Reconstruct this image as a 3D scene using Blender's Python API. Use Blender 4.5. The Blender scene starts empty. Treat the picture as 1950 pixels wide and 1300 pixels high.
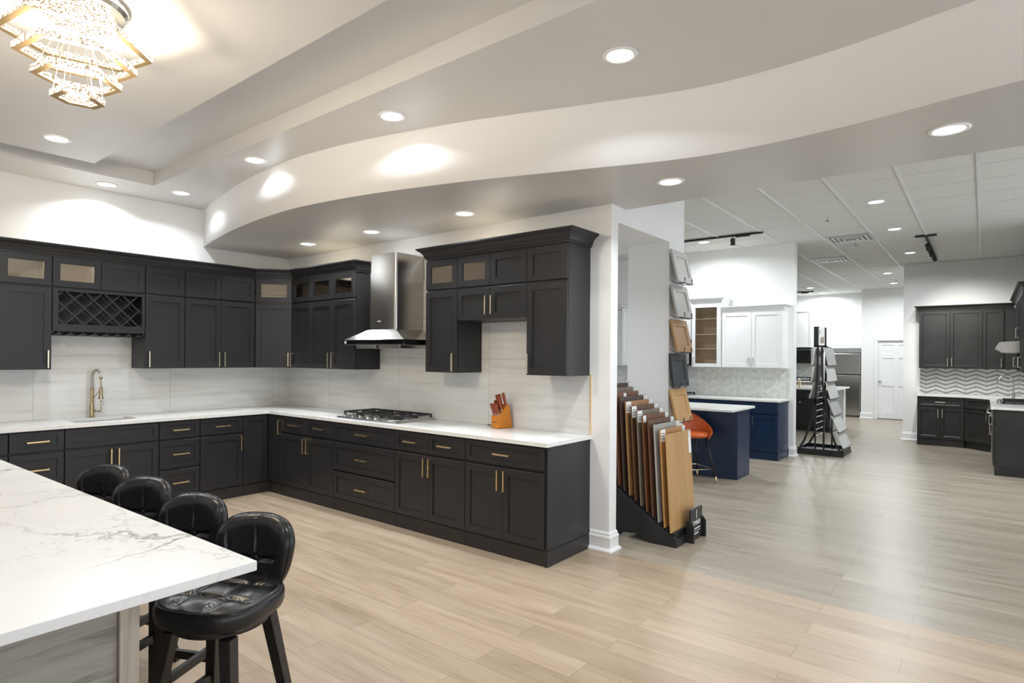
import bpy, bmesh, math, random
from mathutils import Vector, Matrix
PI = math.pi
random.seed(7)
sc = bpy.context.scene
COL = sc.collection

# ---------------------------------------------------------------- camera, world, exposure
CX, CY, CZ = -4.2897, -6.8694, 1.545
YAW, ROLL, FPX, PX, PY = -0.8835, 0.0077, 1144.74, 934.2, 678.58
cam = bpy.data.cameras.new('camera'); camo = bpy.data.objects.new('camera', cam); COL.objects.link(camo)
fw = Vector((-math.sin(YAW), math.cos(YAW), 0)); rt = Vector((math.cos(YAW), math.sin(YAW), 0)); up = Vector((0, 0, 1))
r3 = rt*math.cos(ROLL) + up*math.sin(ROLL); u3 = -rt*math.sin(ROLL) + up*math.cos(ROLL)
m = Matrix(((r3.x, u3.x, -fw.x, CX), (r3.y, u3.y, -fw.y, CY), (r3.z, u3.z, -fw.z, CZ), (0, 0, 0, 1)))
camo.matrix_world = m
cam.sensor_width = 36; cam.lens = FPX/1950*36
cam.shift_x = (975-PX)/1950; cam.shift_y = (PY-650)/1950
cam.clip_start = 0.05; cam.clip_end = 100
sc.camera = camo
sc.view_settings.view_transform = 'Standard'; sc.view_settings.look = 'None'
sc.view_settings.gamma = 1; sc.view_settings.use_curve_mapping = False
sc.view_settings.exposure = 0.40
world = bpy.data.worlds.new('world'); sc.world = world; world.use_nodes = True
bg = world.node_tree.nodes['Background']; bg.inputs[0].default_value = (0.86, 0.93, 1.0, 1); bg.inputs[1].default_value = 1.5
CAN_W, CAN_FAR_W, CHAND_W = 60.0, 185.0, 52.0

# ---------------------------------------------------------------- materials
MATS = {}
def nd(nt, t, **kw):
    n = nt.nodes.new(t)
    for k, v in kw.items(): setattr(n, k, v)
    return n
def base(name, col=(0.8, 0.8, 0.8), rough=0.5, metal=0.0, spec=0.5, coat=0.0):
    m = bpy.data.materials.new(name); m.use_nodes = True
    b = m.node_tree.nodes['Principled BSDF']
    b.inputs['Base Color'].default_value = (*col, 1); b.inputs['Roughness'].default_value = rough
    b.inputs['Metallic'].default_value = metal; b.inputs['Specular IOR Level'].default_value = spec
    b.inputs['Coat Weight'].default_value = coat
    MATS[name] = m
    return m, m.node_tree, b
def ramp(nt, stops, fac=None):
    r = nd(nt, 'ShaderNodeValToRGB')
    el = r.color_ramp.elements
    while len(el) < len(stops): el.new(0.5)
    for e, (p, c) in zip(el, stops): e.position = p; e.color = (*c, 1) if len(c) == 3 else c
    if fac is not None: nt.links.new(fac, r.inputs[0])
    return r
def coords(nt, scale=(1, 1, 1), rot=(0, 0, 0), loc=(0, 0, 0), kind='Object'):
    t = nd(nt, 'ShaderNodeTexCoord'); mp = nd(nt, 'ShaderNodeMapping')
    mp.inputs['Scale'].default_value = scale; mp.inputs['Rotation'].default_value = rot; mp.inputs['Location'].default_value = loc
    nt.links.new(t.outputs[kind], mp.inputs[0]); return mp.outputs[0]
def noise(nt, vec, scale, detail=3, rough=0.5, dist=0.0):
    n = nd(nt, 'ShaderNodeTexNoise'); n.inputs['Scale'].default_value = scale; n.inputs['Detail'].default_value = detail
    n.inputs['Roughness'].default_value = rough; n.inputs['Distortion'].default_value = dist
    nt.links.new(vec, n.inputs['Vector']); return n
def bump(nt, b, h, strength=0.2, dist=0.01):
    bp = nd(nt, 'ShaderNodeBump'); bp.inputs['Strength'].default_value = strength; bp.inputs['Distance'].default_value = dist
    nt.links.new(h, bp.inputs['Height']); nt.links.new(bp.outputs[0], b.inputs['Normal'])
def mix(nt, a, bcol, fac, mode='MIX'):
    x = nd(nt, 'ShaderNodeMix', data_type='RGBA', blend_type=mode)
    for sock, v in ((x.inputs[0], fac), (x.inputs[6], a), (x.inputs[7], bcol)):
        if isinstance(v, (int, float)): sock.default_value = v
        elif isinstance(v, tuple): sock.default_value = (*v, 1)
        else: nt.links.new(v, sock)
    return x.outputs[2]

def paint(name, col, rough, amt=0.04, bs=0.03, sc_=60, spec=0.5):
    m, nt, b = base(name, col, rough, spec=spec)
    v = coords(nt); n = noise(nt, v, 3, 2)
    lo = tuple(c*(1-amt) for c in col); hi = tuple(min(1, c*(1+amt)) for c in col)
    nt.links.new(ramp(nt, [(0.3, lo), (0.7, hi)], n.outputs[0]).outputs[0], b.inputs['Base Color'])
    n2 = noise(nt, v, sc_, 2); bump(nt, b, n2.outputs[0], bs, 0.002)
    return m
paint('wall_paint', (0.86, 0.86, 0.855), 0.55, 0.006)
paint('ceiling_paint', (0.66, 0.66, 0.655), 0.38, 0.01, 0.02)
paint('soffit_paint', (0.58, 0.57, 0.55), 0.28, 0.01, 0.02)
paint('far_wall_paint', (0.84, 0.84, 0.82), 0.6, 0.006)
paint('trim_paint', (0.86, 0.86, 0.85), 0.35, 0.02, 0.01)
paint('charcoal_paint', (0.021, 0.021, 0.023), 0.36, 0.06, 0.02, 90, 0.4)
paint('toe_kick_paint', (0.022, 0.019, 0.018), 0.5, 0.06, 0.02, 90)
paint('slate_stain', (0.022, 0.021, 0.020), 0.42, 0.25, 0.02, 90, 0.4)
paint('white_paint', (0.82, 0.83, 0.82), 0.35, 0.01, 0.01)
paint('navy_paint', (0.007, 0.022, 0.062), 0.35, 0.06, 0.02)
paint('black_paint', (0.012, 0.012, 0.013), 0.45, 0.1, 0.02)
paint('grey_paint', (0.27, 0.275, 0.27), 0.5, 0.05)
paint('black_metal', (0.012, 0.012, 0.013), 0.4, 0.1, 0.02)
paint('cast_iron', (0.015, 0.015, 0.016), 0.5, 0.1, 0.2, 200)
paint('orange_wood', (0.60, 0.20, 0.012), 0.4, 0.12)
paint('red_wood', (0.28, 0.045, 0.012), 0.35, 0.25, 0.02, 30)
paint('light_wood', (0.80, 0.64, 0.42), 0.5, 0.1)
paint('tan_panel', (0.32, 0.25, 0.19), 0.5, 0.1)
paint('label_paper', (0.85, 0.85, 0.83), 0.6, 0.02)
paint('ink', (0.03, 0.03, 0.03), 0.6, 0.02)
paint('white_ink', (0.85, 0.85, 0.82), 0.6, 0.02)
paint('blue_trim', (0.03, 0.09, 0.2), 0.5, 0.02)
for nm, c in (('stile_pale', (0.50, 0.49, 0.46)), ('stile_grey', (0.42, 0.41, 0.38)), ('stile_tan', (0.36, 0.20, 0.09)), ('stile_black', (0.02, 0.022, 0.025)), ('stile_honey', (0.50, 0.29, 0.11))):
    paint(nm, c, 0.45, 0.08, 0.05, 40)

def metal(name, col, rough, aniso=0.0, stretch=None):
    m, nt, b = base(name, col, rough, 1.0)
    b.inputs['Anisotropic'].default_value = aniso
    v = coords(nt, stretch or (1, 1, 1)); n = noise(nt, v, 40 if stretch is None else 6, 3)
    r = ramp(nt, [(0.3, (rough*0.96,)*3), (0.7, (min(1, rough*1.05),)*3)], n.outputs[0])
    nt.links.new(r.outputs[0], b.inputs['Roughness']); return m
metal('brass', (0.90, 0.68, 0.38), 0.28)
metal('champagne', (0.78, 0.69, 0.52), 0.25)
metal('steel', (0.50, 0.49, 0.47), 0.24, 0.4, (0.5, 0.5, 0.1))
metal('steel_smooth', (0.62, 0.62, 0.60), 0.22)
metal('antique_brass', (0.50, 0.40, 0.25), 0.26)
metal('nickel', (0.65, 0.64, 0.61), 0.25)
metal('bronze', (0.20, 0.12, 0.06), 0.4)
metal('gold_metal', (0.42, 0.31, 0.17), 0.42)

m, nt, b = base('black_glass', (0.006, 0.006, 0.007), 0.08, 0, 0.6)
v = coords(nt); n = noise(nt, v, 2); nt.links.new(ramp(nt, [(0, (0.06,)*3), (1, (0.1,)*3)], n.outputs[0]).outputs[0], b.inputs['Roughness'])
m, nt, b = base('cabinet_glass', (0.95, 0.97, 0.96), 0.03)
# thin glass: fresnel sheen tinted warm, standing in for the lit wood inside
out = nt.nodes['Material Output']; tr = nd(nt, 'ShaderNodeBsdfTransparent'); gl = nd(nt, 'ShaderNodeBsdfGlossy'); gl.inputs['Roughness'].default_value = 0.03
fr = nd(nt, 'ShaderNodeFresnel'); fr.inputs['IOR'].default_value = 2.9; gl.inputs['Color'].default_value = (1.0, 0.87, 0.70, 1); ms = nd(nt, 'ShaderNodeMixShader')
tr.inputs[0].default_value = (0.93, 0.95, 0.94, 1)
nt.links.new(fr.outputs[0], ms.inputs[0]); nt.links.new(tr.outputs[0], ms.inputs[1]); nt.links.new(gl.outputs[0], ms.inputs[2]); nt.links.new(ms.outputs[0], out.inputs[0])

m, nt, b = base('clear_glass', (0.95, 0.97, 0.96), 0.03)
out = nt.nodes['Material Output']; tr = nd(nt, 'ShaderNodeBsdfTransparent'); gl = nd(nt, 'ShaderNodeBsdfGlossy'); gl.inputs['Roughness'].default_value = 0.03
fr = nd(nt, 'ShaderNodeFresnel'); fr.inputs['IOR'].default_value = 1.35; ms = nd(nt, 'ShaderNodeMixShader')
nt.links.new(fr.outputs[0], ms.inputs[0]); nt.links.new(tr.outputs[0], ms.inputs[1]); nt.links.new(gl.outputs[0], ms.inputs[2]); nt.links.new(ms.outputs[0], out.inputs[0])
def leather(name, col, rough):
    m, nt, b = base(name, col, rough, 0, 0.5)
    v = coords(nt); vo = nd(nt, 'ShaderNodeTexVoronoi'); vo.inputs['Scale'].default_value = 260; nt.links.new(v, vo.inputs['Vector'])
    n = noise(nt, v, 9, 4, 0.6, 0.6)
    ad = nd(nt, 'ShaderNodeMath', operation='MULTIPLY_ADD'); nt.links.new(n.outputs[0], ad.inputs[0]); ad.inputs[1].default_value = 0.4; nt.links.new(vo.outputs[0], ad.inputs[2])
    bump(nt, b, ad.outputs[0], 0.12, 0.0015)
    nt.links.new(ramp(nt, [(0.3, (rough*0.75,)*3), (0.7, (rough*1.3,)*3)], n.outputs[0]).outputs[0], b.inputs['Roughness'])
leather('black_leather', (0.010, 0.010, 0.011), 0.27)
leather('orange_leather', (0.60, 0.12, 0.018), 0.35)

# quartz with branching veins
def quartz(name, col, vein, scale, lo=0.0, hi=0.018, strength=0.75, rough=0.16, seed=0.0):
    m, nt, b = base(name, col, rough, 0, 0.5)
    v = coords(nt, loc=(seed, seed*0.7, 0))
    n = noise(nt, v, 1.6, 5, 0.6)
    w = nd(nt, 'ShaderNodeVectorMath', operation='MULTIPLY_ADD'); nt.links.new(n.outputs[1], w.inputs[0]); w.inputs[1].default_value = (0.8, 0.8, 0.8); nt.links.new(v, w.inputs[2])
    nf = noise(nt, v, 14, 4, 0.6)
    w2 = nd(nt, 'ShaderNodeVectorMath', operation='MULTIPLY_ADD'); nt.links.new(nf.outputs[1], w2.inputs[0]); w2.inputs[1].default_value = (0.10, 0.10, 0.10); nt.links.new(w.outputs[0], w2.inputs[2])
    vo = nd(nt, 'ShaderNodeTexVoronoi', feature='DISTANCE_TO_EDGE'); vo.inputs['Scale'].default_value = scale; nt.links.new(w2.outputs[0], vo.inputs['Vector'])
    vein_m = ramp(nt, [(lo, (1, 1, 1)), (hi*0.35, (0.6, 0.6, 0.6)), (hi, (0, 0, 0))], vo.outputs[0])
    vo2 = nd(nt, 'ShaderNodeTexVoronoi', feature='DISTANCE_TO_EDGE'); vo2.inputs['Scale'].default_value = scale*2.7; nt.links.new(w2.outputs[0], vo2.inputs['Vector'])
    vm2 = ramp(nt, [(0, (0.5, 0.5, 0.5)), (hi*1.0, (0, 0, 0))], vo2.outputs[0])
    mk = noise(nt, v, 1.3, 2); mkr = ramp(nt, [(0.40, (0, 0, 0)), (0.56, (1, 1, 1))], mk.outputs[0])
    a = mix(nt, vein_m.outputs[0], vm2.outputs[0], 1.0, 'ADD')
    a = mix(nt, a, mkr.outputs[0], 1.0, 'MULTIPLY')
    bw = nd(nt, 'ShaderNodeRGBToBW'); nt.links.new(a, bw.inputs[0])
    mu = nd(nt, 'ShaderNodeMath', operation='MULTIPLY'); nt.links.new(bw.outputs[0], mu.inputs[0]); mu.inputs[1].default_value = strength
    cloud = noise(nt, v, 2.4, 4)
    cc = ramp(nt, [(0.3, tuple(c*0.94 for c in col)), (0.65, col)], cloud.outputs[0])
    nt.links.new(mix(nt, cc.outputs[0], vein, mu.outputs[0]), b.inputs['Base Color'])
quartz('island_quartz', (0.90, 0.90, 0.895), (0.34, 0.33, 0.30), 1.05, hi=0.017, strength=0.9, rough=0.2, seed=1.7)
quartz('counter_quartz', (0.82, 0.82, 0.80), (0.42, 0.42, 0.41), 1.6, hi=0.02, strength=0.5, rough=0.18, seed=3.3)
quartz('far_quartz', (0.80, 0.80, 0.76), (0.45, 0.44, 0.40), 2.5, hi=0.03, strength=0.6, rough=0.2, seed=5.1)

# plank floors; plank length runs along world Y
def planks(name, c1, c2, c3, rough, bw_=1.22, rh=0.18, gl=0.5):
    m, nt, b = base(name, c1, rough, 0, gl)
    t = nd(nt, 'ShaderNodeTexCoord'); s = nd(nt, 'ShaderNodeSeparateXYZ'); nt.links.new(t.outputs['Object'], s.inputs[0])
    c = nd(nt, 'ShaderNodeCombineXYZ'); nt.links.new(s.outputs[1], c.inputs[0]); nt.links.new(s.outputs[0], c.inputs[1])
    br = nd(nt, 'ShaderNodeTexBrick'); br.offset = 0.37; br.offset_frequency = 2
    br.inputs['Scale'].default_value = 1; br.inputs['Brick Width'].default_value = bw_; br.inputs['Row Height'].default_value = rh
    br.inputs['Mortar Size'].default_value = 0.0012; br.inputs['Mortar Smooth'].default_value = 0.3; br.inputs['Bias'].default_value = 0
    br.inputs['Color1'].default_value = (0, 0, 0, 1); br.inputs['Color2'].default_value = (1, 1, 1, 1); br.inputs['Mortar'].default_value = (0.5, 0.5, 0.5, 1)
    nt.links.new(c.outputs[0], br.inputs['Vector'])
    # grain shifted from plank to plank
    sh = nd(nt, 'ShaderNodeVectorMath', operation='MULTIPLY_ADD'); nt.links.new(br.outputs[0], sh.inputs[0]); sh.inputs[1].default_value = (7, 3, 5); nt.links.new(c.outputs[0], sh.inputs[2])
    mp = nd(nt, 'ShaderNodeMapping'); mp.inputs['Scale'].default_value = (0.9, 9, 1); nt.links.new(sh.outputs[0], mp.inputs[0])
    g = noise(nt, mp.outputs[0], 1.6, 6, 0.62, 0.5)
    mp2 = nd(nt, 'ShaderNodeMapping'); mp2.inputs['Scale'].default_value = (1.6, 70, 1); nt.links.new(sh.outputs[0], mp2.inputs[0])
    g2 = noise(nt, mp2.outputs[0], 1.5, 3, 0.6)
    colr = ramp(nt, [(0.28, c3), (0.45, c1), (0.7, c2)], g.outputs[0])
    fine = ramp(nt, [(0.38, (0.94, 0.935, 0.93)), (0.6, (1.02, 1.02, 1.02))], g2.outputs[0])
    x = mix(nt, colr.outputs[0], fine.outputs[0], 1.0, 'MULTIPLY')
    mp3 = nd(nt, 'ShaderNodeMapping'); mp3.inputs['Scale'].default_value = (3.0, 26, 1); nt.links.new(sh.outputs[0], mp3.inputs[0])
    g3 = noise(nt, mp3.outputs[0], 2.2, 5, 0.7, 1.5)
    fl = ramp(nt, [(0.26, (0.80, 0.77, 0.73)), (0.38, (1, 1, 1))], g3.outputs[0])
    x = mix(nt, x, fl.outputs[0], 1.0, 'MULTIPLY')
    tone = ramp(nt, [(0, (0.90, 0.89, 0.88)), (1, (1.06, 1.06, 1.06))], br.outputs[0])
    x = mix(nt, x, tone.outputs[0], 1.0, 'MULTIPLY')
    x = mix(nt, x, tuple(k*0.55 for k in c3), br.outputs[1])
    nt.links.new(x, b.inputs['Base Color'])
    rr = ramp(nt, [(0.3, (rough*0.85,)*3), (0.7, (rough*1.2,)*3)], g.outputs[0]); nt.links.new(rr.outputs[0], b.inputs['Roughness'])
    inv = nd(nt, 'ShaderNodeMath', operation='MULTIPLY_ADD'); nt.links.new(br.outputs[1], inv.inputs[0]); inv.inputs[1].default_value = -1.0; nt.links.new(g2.outputs[0], inv.inputs[2])
    bump(nt, b, g2.outputs[0], 0.04, 0.002)
planks('oak_floor', (0.395, 0.300, 0.212), (0.445, 0.35, 0.258), (0.33, 0.243, 0.165), 0.36)
planks('grey_floor', (0.330, 0.284, 0.222), (0.385, 0.336, 0.27), (0.25, 0.21, 0.155), 0.33)

def wood(name, c1, c2, vertical=True, scale=1.0, rough=0.45):
    m, nt, b = base(name, c1, rough)
    v = coords(nt, (14*scale, 14*scale, 1.1*scale) if vertical else (1.1*scale, 14*scale, 14*scale))
    g = noise(nt, v, 1.3, 6, 0.6, 1.2)
    nt.links.new(ramp(nt, [(0.3, c2), (0.5, c1), (0.75, tuple(min(1, k*1.15) for k in c1))], g.outputs[0]).outputs[0], b.inputs['Base Color'])
    bump(nt, b, g.outputs[0], 0.06, 0.002)
wood('island_wood', (0.30, 0.275, 0.25), (0.15, 0.132, 0.117), False, 1.6)
wood('island_post', (0.42, 0.37, 0.31), (0.28, 0.24, 0.2), True)
wood('sample_oak', (0.47, 0.27, 0.105), (0.39, 0.215, 0.078), True, 0.6)
wood('sample_honey', (0.42, 0.21, 0.065), (0.32, 0.15, 0.042), True, 0.6)
wood('sample_grey', (0.38, 0.37, 0.34), (0.27, 0.26, 0.24))
wood('sample_walnut', (0.12, 0.056, 0.028), (0.06, 0.03, 0.018), True, 0.6)
wood('sample_cherry', (0.17, 0.062, 0.026), (0.09, 0.03, 0.013), True, 0.6)
wood('sample_taupe', (0.19, 0.145, 0.105), (0.13, 0.095, 0.07), True, 0.6)
wood('sample_amber', (0.38, 0.20, 0.08), (0.22, 0.10, 0.035))
wood('sample_umber', (0.07, 0.043, 0.03), (0.035, 0.022, 0.016), True, 0.6)
wood('stool_wood', (0.018, 0.014, 0.012), (0.008, 0.006, 0.006), True, 2, 0.35)

# backsplash slab: horizontal streaks + tile joints
def slab(name, axis):
    m, nt, b = base(name, (0.6, 0.6, 0.58), 0.14)
    t = nd(nt, 'ShaderNodeTexCoord'); s = nd(nt, 'ShaderNodeSeparateXYZ'); nt.links.new(t.outputs['Object'], s.inputs[0])
    c = nd(nt, 'ShaderNodeCombineXYZ'); nt.links.new(s.outputs[axis], c.inputs[0]); nt.links.new(s.outputs[2], c.inputs[1])
    br = nd(nt, 'ShaderNodeTexBrick'); br.offset = 0.0
    br.inputs['Scale'].default_value = 1; br.inputs['Brick Width'].default_value = 1.22; br.inputs['Row Height'].default_value = 0.61
    br.inputs['Mortar Size'].default_value = 0.0015; br.inputs['Color1'].default_value = (0, 0, 0, 1); br.inputs['Color2'].default_value = (1, 1, 1, 1)
    of = nd(nt, 'ShaderNodeVectorMath', operation='ADD'); nt.links.new(c.outputs[0], of.inputs[0]); of.inputs[1].default_value = (0.22 if axis == 0 else 0.9, -0.914+0.61*4, 0)
    nt.links.new(of.outputs[0], br.inputs['Vector'])
    sh = nd(nt, 'ShaderNodeVectorMath', operation='MULTIPLY_ADD'); nt.links.new(br.outputs[0], sh.inputs[0]); sh.inputs[1].default_value = (5, 2, 3); nt.links.new(c.outputs[0], sh.inputs[2])
    mp = nd(nt, 'ShaderNodeMapping'); mp.inputs['Scale'].default_value = (0.9, 11, 1); mp.inputs['Rotation'].default_value = (0, 0, 0.03); nt.links.new(sh.outputs[0], mp.inputs[0])
    g = noise(nt, mp.outputs[0], 1.7, 5, 0.6, 0.4)
    x = ramp(nt, [(0.28, (0.60, 0.60, 0.575)), (0.42, (0.70, 0.70, 0.675)), (0.6, (0.75, 0.75, 0.73))], g.outputs[0]).outputs[0]
    x = mix(nt, x, (0.36, 0.36, 0.35), br.outputs[1])
    nt.links.new(x, b.inputs['Base Color'])
slab('slab_tile_a', 0); slab('slab_tile_b', 1)

# chevron mosaic: rows of slanted parallelograms on a wall at constant x
m, nt, b = base('chevron_tile', (0.6, 0.6, 0.6), 0.25)
t = nd(nt, 'ShaderNodeTexCoord'); s = nd(nt, 'ShaderNodeSeparateXYZ'); nt.links.new(t.outputs['Object'], s.inputs[0])
def mth(op, a, bb=None, cc=None):
    n = nd(nt, 'ShaderNodeMath', operation=op)
    for i, v in enumerate((a, bb, cc)):
        if v is None: continue
        if isinstance(v, (int, float)): n.inputs[i].default_value = v
        else: nt.links.new(v, n.inputs[i])
    return n.outputs[0]
P_ = 0.147
tri = mth('PINGPONG', s.outputs[1], P_)
zz = mth('MULTIPLY_ADD', tri, 0.38, s.outputs[2])
row = mth('DIVIDE', zz, 0.075); rf = mth('FRACT', row)
dark = ramp(nt, [(0.0, (0.20, 0.20, 0.20)), (0.26, (0.30, 0.30, 0.29)), (0.32, (0.55, 0.55, 0.54)), (0.62, (0.75, 0.75, 0.74)), (0.95, (0.72, 0.72, 0.71)), (1.0, (0.2, 0.2, 0.2))], rf)
cf = mth('FRACT', mth('DIVIDE', s.outputs[1], P_))
ln = mth('LESS_THAN', cf, 0.035)
nt.links.new(mix(nt, dark.outputs[0], (0.3, 0.3, 0.3), ln), b.inputs['Base Color'])
# petal mosaic on the white kitchen wall
m, nt, b = base('petal_mosaic', (0.7, 0.7, 0.68), 0.3)
t = nd(nt, 'ShaderNodeTexCoord'); s = nd(nt, 'ShaderNodeSeparateXYZ'); nt.links.new(t.outputs['Object'], s.inputs[0])
c = nd(nt, 'ShaderNodeCombineXYZ'); nt.links.new(s.outputs[1], c.inputs[0]); nt.links.new(s.outputs[2], c.inputs[1])
vo = nd(nt, 'ShaderNodeTexVoronoi', feature='DISTANCE_TO_EDGE'); vo.inputs['Scale'].default_value = 13; vo.inputs['Randomness'].default_value = 0.35
nt.links.new(c.outputs[0], vo.inputs['Vector'])
vc = nd(nt, 'ShaderNodeTexVoronoi'); vc.inputs['Scale'].default_value = 13; vc.inputs['Randomness'].default_value = 0.35; nt.links.new(c.outputs[0], vc.inputs['Vector'])
bwn = nd(nt, 'ShaderNodeRGBToBW'); nt.links.new(vc.outputs['Color'], bwn.inputs[0])
x = ramp(nt, [(0.2, (0.50, 0.50, 0.46)), (0.35, (0.66, 0.66, 0.62)), (1, (0.74, 0.74, 0.71))], bwn.outputs[0]).outputs[0]
edge = ramp(nt, [(0.0, (1, 1, 1)), (0.06, (0, 0, 0))], vo.outputs[0])
def pline(ang, per, w):
    d = mth('ADD', mth('MULTIPLY', s.outputs[1], math.cos(ang)), mth('MULTIPLY', s.outputs[2], math.sin(ang)))
    return mth('LESS_THAN', mth('ABSOLUTE', mth('SUBTRACT', mth('FRACT', mth('DIVIDE', d, per)), 0.5)), w)
pl = mth('MAXIMUM', mth('MAXIMUM', pline(0.0, 0.11, 0.035), pline(PI/3, 0.11, 0.035)), pline(2*PI/3, 0.11, 0.035))
patch = noise(nt, c.outputs[0], 16, 2); pm = ramp(nt, [(0.48, (0, 0, 0)), (0.62, (1, 1, 1))], patch.outputs[0])
x = mix(nt, (0.73, 0.73, 0.70), (0.63, 0.63, 0.59), pm.outputs[0])
x = mix(nt, x, (0.50, 0.50, 0.46), mth('MULTIPLY', pl, 0.55))
nt.links.new(x, b.inputs['Base Color'])
# acoustic tile
m, nt, b = base('acoustic_tile', (0.66, 0.66, 0.63), 0.8)
v = coords(nt); n = noise(nt, v, 55, 4, 0.7)
nt.links.new(ramp(nt, [(0.30, (0.50, 0.50, 0.475)), (0.45, (0.66, 0.66, 0.63)), (0.7, (0.70, 0.70, 0.67))], n.outputs[0]).outputs[0], b.inputs['Base Color'])
bump(nt, b, n.outputs[0], 0.3, 0.004)
paint('tee_bar', (0.68, 0.68, 0.66), 0.4)
# slate-like tile samples
paint('tile_pale', (0.60, 0.60, 0.57), 0.6, 0.1); paint('tile_grey', (0.45, 0.45, 0.43), 0.6, 0.12)

def emit(name, col, strength):
    m = bpy.data.materials.new(name); m.use_nodes = True; nt = m.node_tree; MATS[name] = m
    for n in list(nt.nodes): nt.nodes.remove(n)
    e = nd(nt, 'ShaderNodeEmission'); e.inputs[0].default_value = (*col, 1); e.inputs[1].default_value = strength
    o = nd(nt, 'ShaderNodeOutputMaterial'); nt.links.new(e.outputs[0], o.inputs[0]); return nt, e
emit('lamp_lens', (0.96, 0.98, 1.0), 10.0)
emit('lamp_lens_far', (1, 1, 0.95), 7.0)
nt, e = emit('crystal_glow', (1, 0.86, 0.6), 2.1)
v = coords(nt); vo = nd(nt, 'ShaderNodeTexVoronoi'); vo.inputs['Scale'].default_value = 120; nt.links.new(v, vo.inputs['Vector'])
r = ramp(nt, [(0.12, (1.0, 0.94, 0.83)), (0.52, (0.95, 0.84, 0.62)), (0.66, (0.22, 0.16, 0.10))], vo.outputs[0]); nt.links.new(r.outputs[0], e.inputs[0])
M = MATS

# ---------------------------------------------------------------- mesh helpers
def box(bm, x0, x1, y0, y1, z0, z1):
    if x0 > x1: x0, x1 = x1, x0
    if y0 > y1: y0, y1 = y1, y0
    if z0 > z1: z0, z1 = z1, z0
    v = [bm.verts.new(p) for p in ((x0, y0, z0), (x1, y0, z0), (x1, y1, z0), (x0, y1, z0), (x0, y0, z1), (x1, y0, z1), (x1, y1, z1), (x0, y1, z1))]
    for f in ((3, 2, 1, 0), (4, 5, 6, 7), (0, 1, 5, 4), (1, 2, 6, 5), (2, 3, 7, 6), (3, 0, 4, 7)): bm.faces.new([v[i] for i in f])
    return v
def obox(bm, c, ax, ay, az, hx, hy, hz):
    """box at centre c with given orthonormal axes and half sizes"""
    c, ax, ay, az = map(Vector, (c, ax, ay, az)); v = []
    for k in (-1, 1):
        for i, j in ((-1, -1), (1, -1), (1, 1), (-1, 1)): v.append(bm.verts.new(c+ax*hx*i+ay*hy*j+az*hz*k))
    for f in ((3, 2, 1, 0), (4, 5, 6, 7), (0, 1, 5, 4), (1, 2, 6, 5), (2, 3, 7, 6), (3, 0, 4, 7)): bm.faces.new([v[i] for i in f])
def beam(bm, a, b, w, d, upv=(0, 0, 1)):
    a, b = Vector(a), Vector(b); z = (b-a); L = z.length; z.normalize(); u = Vector(upv)
    if abs(z.dot(u)) > 0.98: u = Vector((1, 0, 0))
    x = u.cross(z).normalized(); y = z.cross(x)
    obox(bm, (a+b)/2, x, y, z, w/2, d/2, L/2)
def taper(bm, a, b, wa, wb, da=None, db=None, upv=(0, 0, 1)):
    a, b = Vector(a), Vector(b); da = da or wa; db = db or wb; v = []
    ax, ay = Vector((1, 0, 0)), Vector((0, 1, 0))
    for p, w, d in ((a, wa, da), (b, wb, db)):
        for i, j in ((-1, -1), (1, -1), (1, 1), (-1, 1)): v.append(bm.verts.new(p+ax*w/2*i+ay*d/2*j))
    for f in ((3, 2, 1, 0), (4, 5, 6, 7), (0, 1, 5, 4), (1, 2, 6, 5), (2, 3, 7, 6), (3, 0, 4, 7)): bm.faces.new([v[i] for i in f])
def tube(bm, pts, r, seg=10, closed=False):
    pts = [Vector(p) for p in pts]; n = len(pts); rings = []; prev = None
    for i, p in enumerate(pts):
        if closed: t = (pts[(i+1) % n]-pts[i-1]).normalized()
        else: t = (pts[min(i+1, n-1)]-pts[max(i-1, 0)]).normalized()
        if prev is None:
            u = Vector((0, 0, 1)) if abs(t.z) < 0.9 else Vector((1, 0, 0)); x = t.cross(u).normalized()
        else: x = (prev - t*prev.dot(t)).normalized()
        prev = x; y = t.cross(x); rr = r[i] if isinstance(r, (list, tuple)) else r
        rings.append([bm.verts.new(p+(x*math.cos(2*PI*k/seg)+y*math.sin(2*PI*k/seg))*rr) for k in range(seg)])
    m_ = n if closed else n-1
    for i in range(m_):
        A, B = rings[i], rings[(i+1) % n]
        for k in range(seg): bm.faces.new((A[k], A[(k+1) % seg], B[(k+1) % seg], B[k]))
    if not closed: bm.faces.new(rings[0][::-1]); bm.faces.new(rings[-1])
def lathe(bm, prof, c=(0, 0, 0), seg=24, axis='z'):
    c = Vector(c); rings = []
    for r, h in prof:
        ring = []
        for k in range(seg):
            a = 2*PI*k/seg; p = (r*math.cos(a), r*math.sin(a), h)
            if axis == 'x': p = (h, p[0], p[1])
            if axis == 'y': p = (p[0], h, p[1])
            ring.append(bm.verts.new(c+Vector(p)))
        rings.append(ring)
    for A, B in zip(rings, rings[1:]):
        for k in range(seg): bm.faces.new((A[k], A[(k+1) % seg], B[(k+1) % seg], B[k]))
    if prof[0][0] > 1e-5: bm.faces.new(rings[0][::-1])
    if prof[-1][0] > 1e-5: bm.faces.new(rings[-1])
def prism(bm, poly, a, b, axis='z'):
    """extrude a polygon given in the plane normal to axis between a and b"""
    def P(p, h): return {'z': (p[0], p[1], h), 'y': (p[0], h, p[1]), 'x': (h, p[0], p[1])}[axis]
    A = [bm.verts.new(P(p, a)) for p in poly]; B = [bm.verts.new(P(p, b)) for p in poly]; n = len(poly)
    bm.faces.new(A[::-1]); bm.faces.new(B)
    for i in range(n): bm.faces.new((A[i], A[(i+1) % n], B[(i+1) % n], B[i]))
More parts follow.
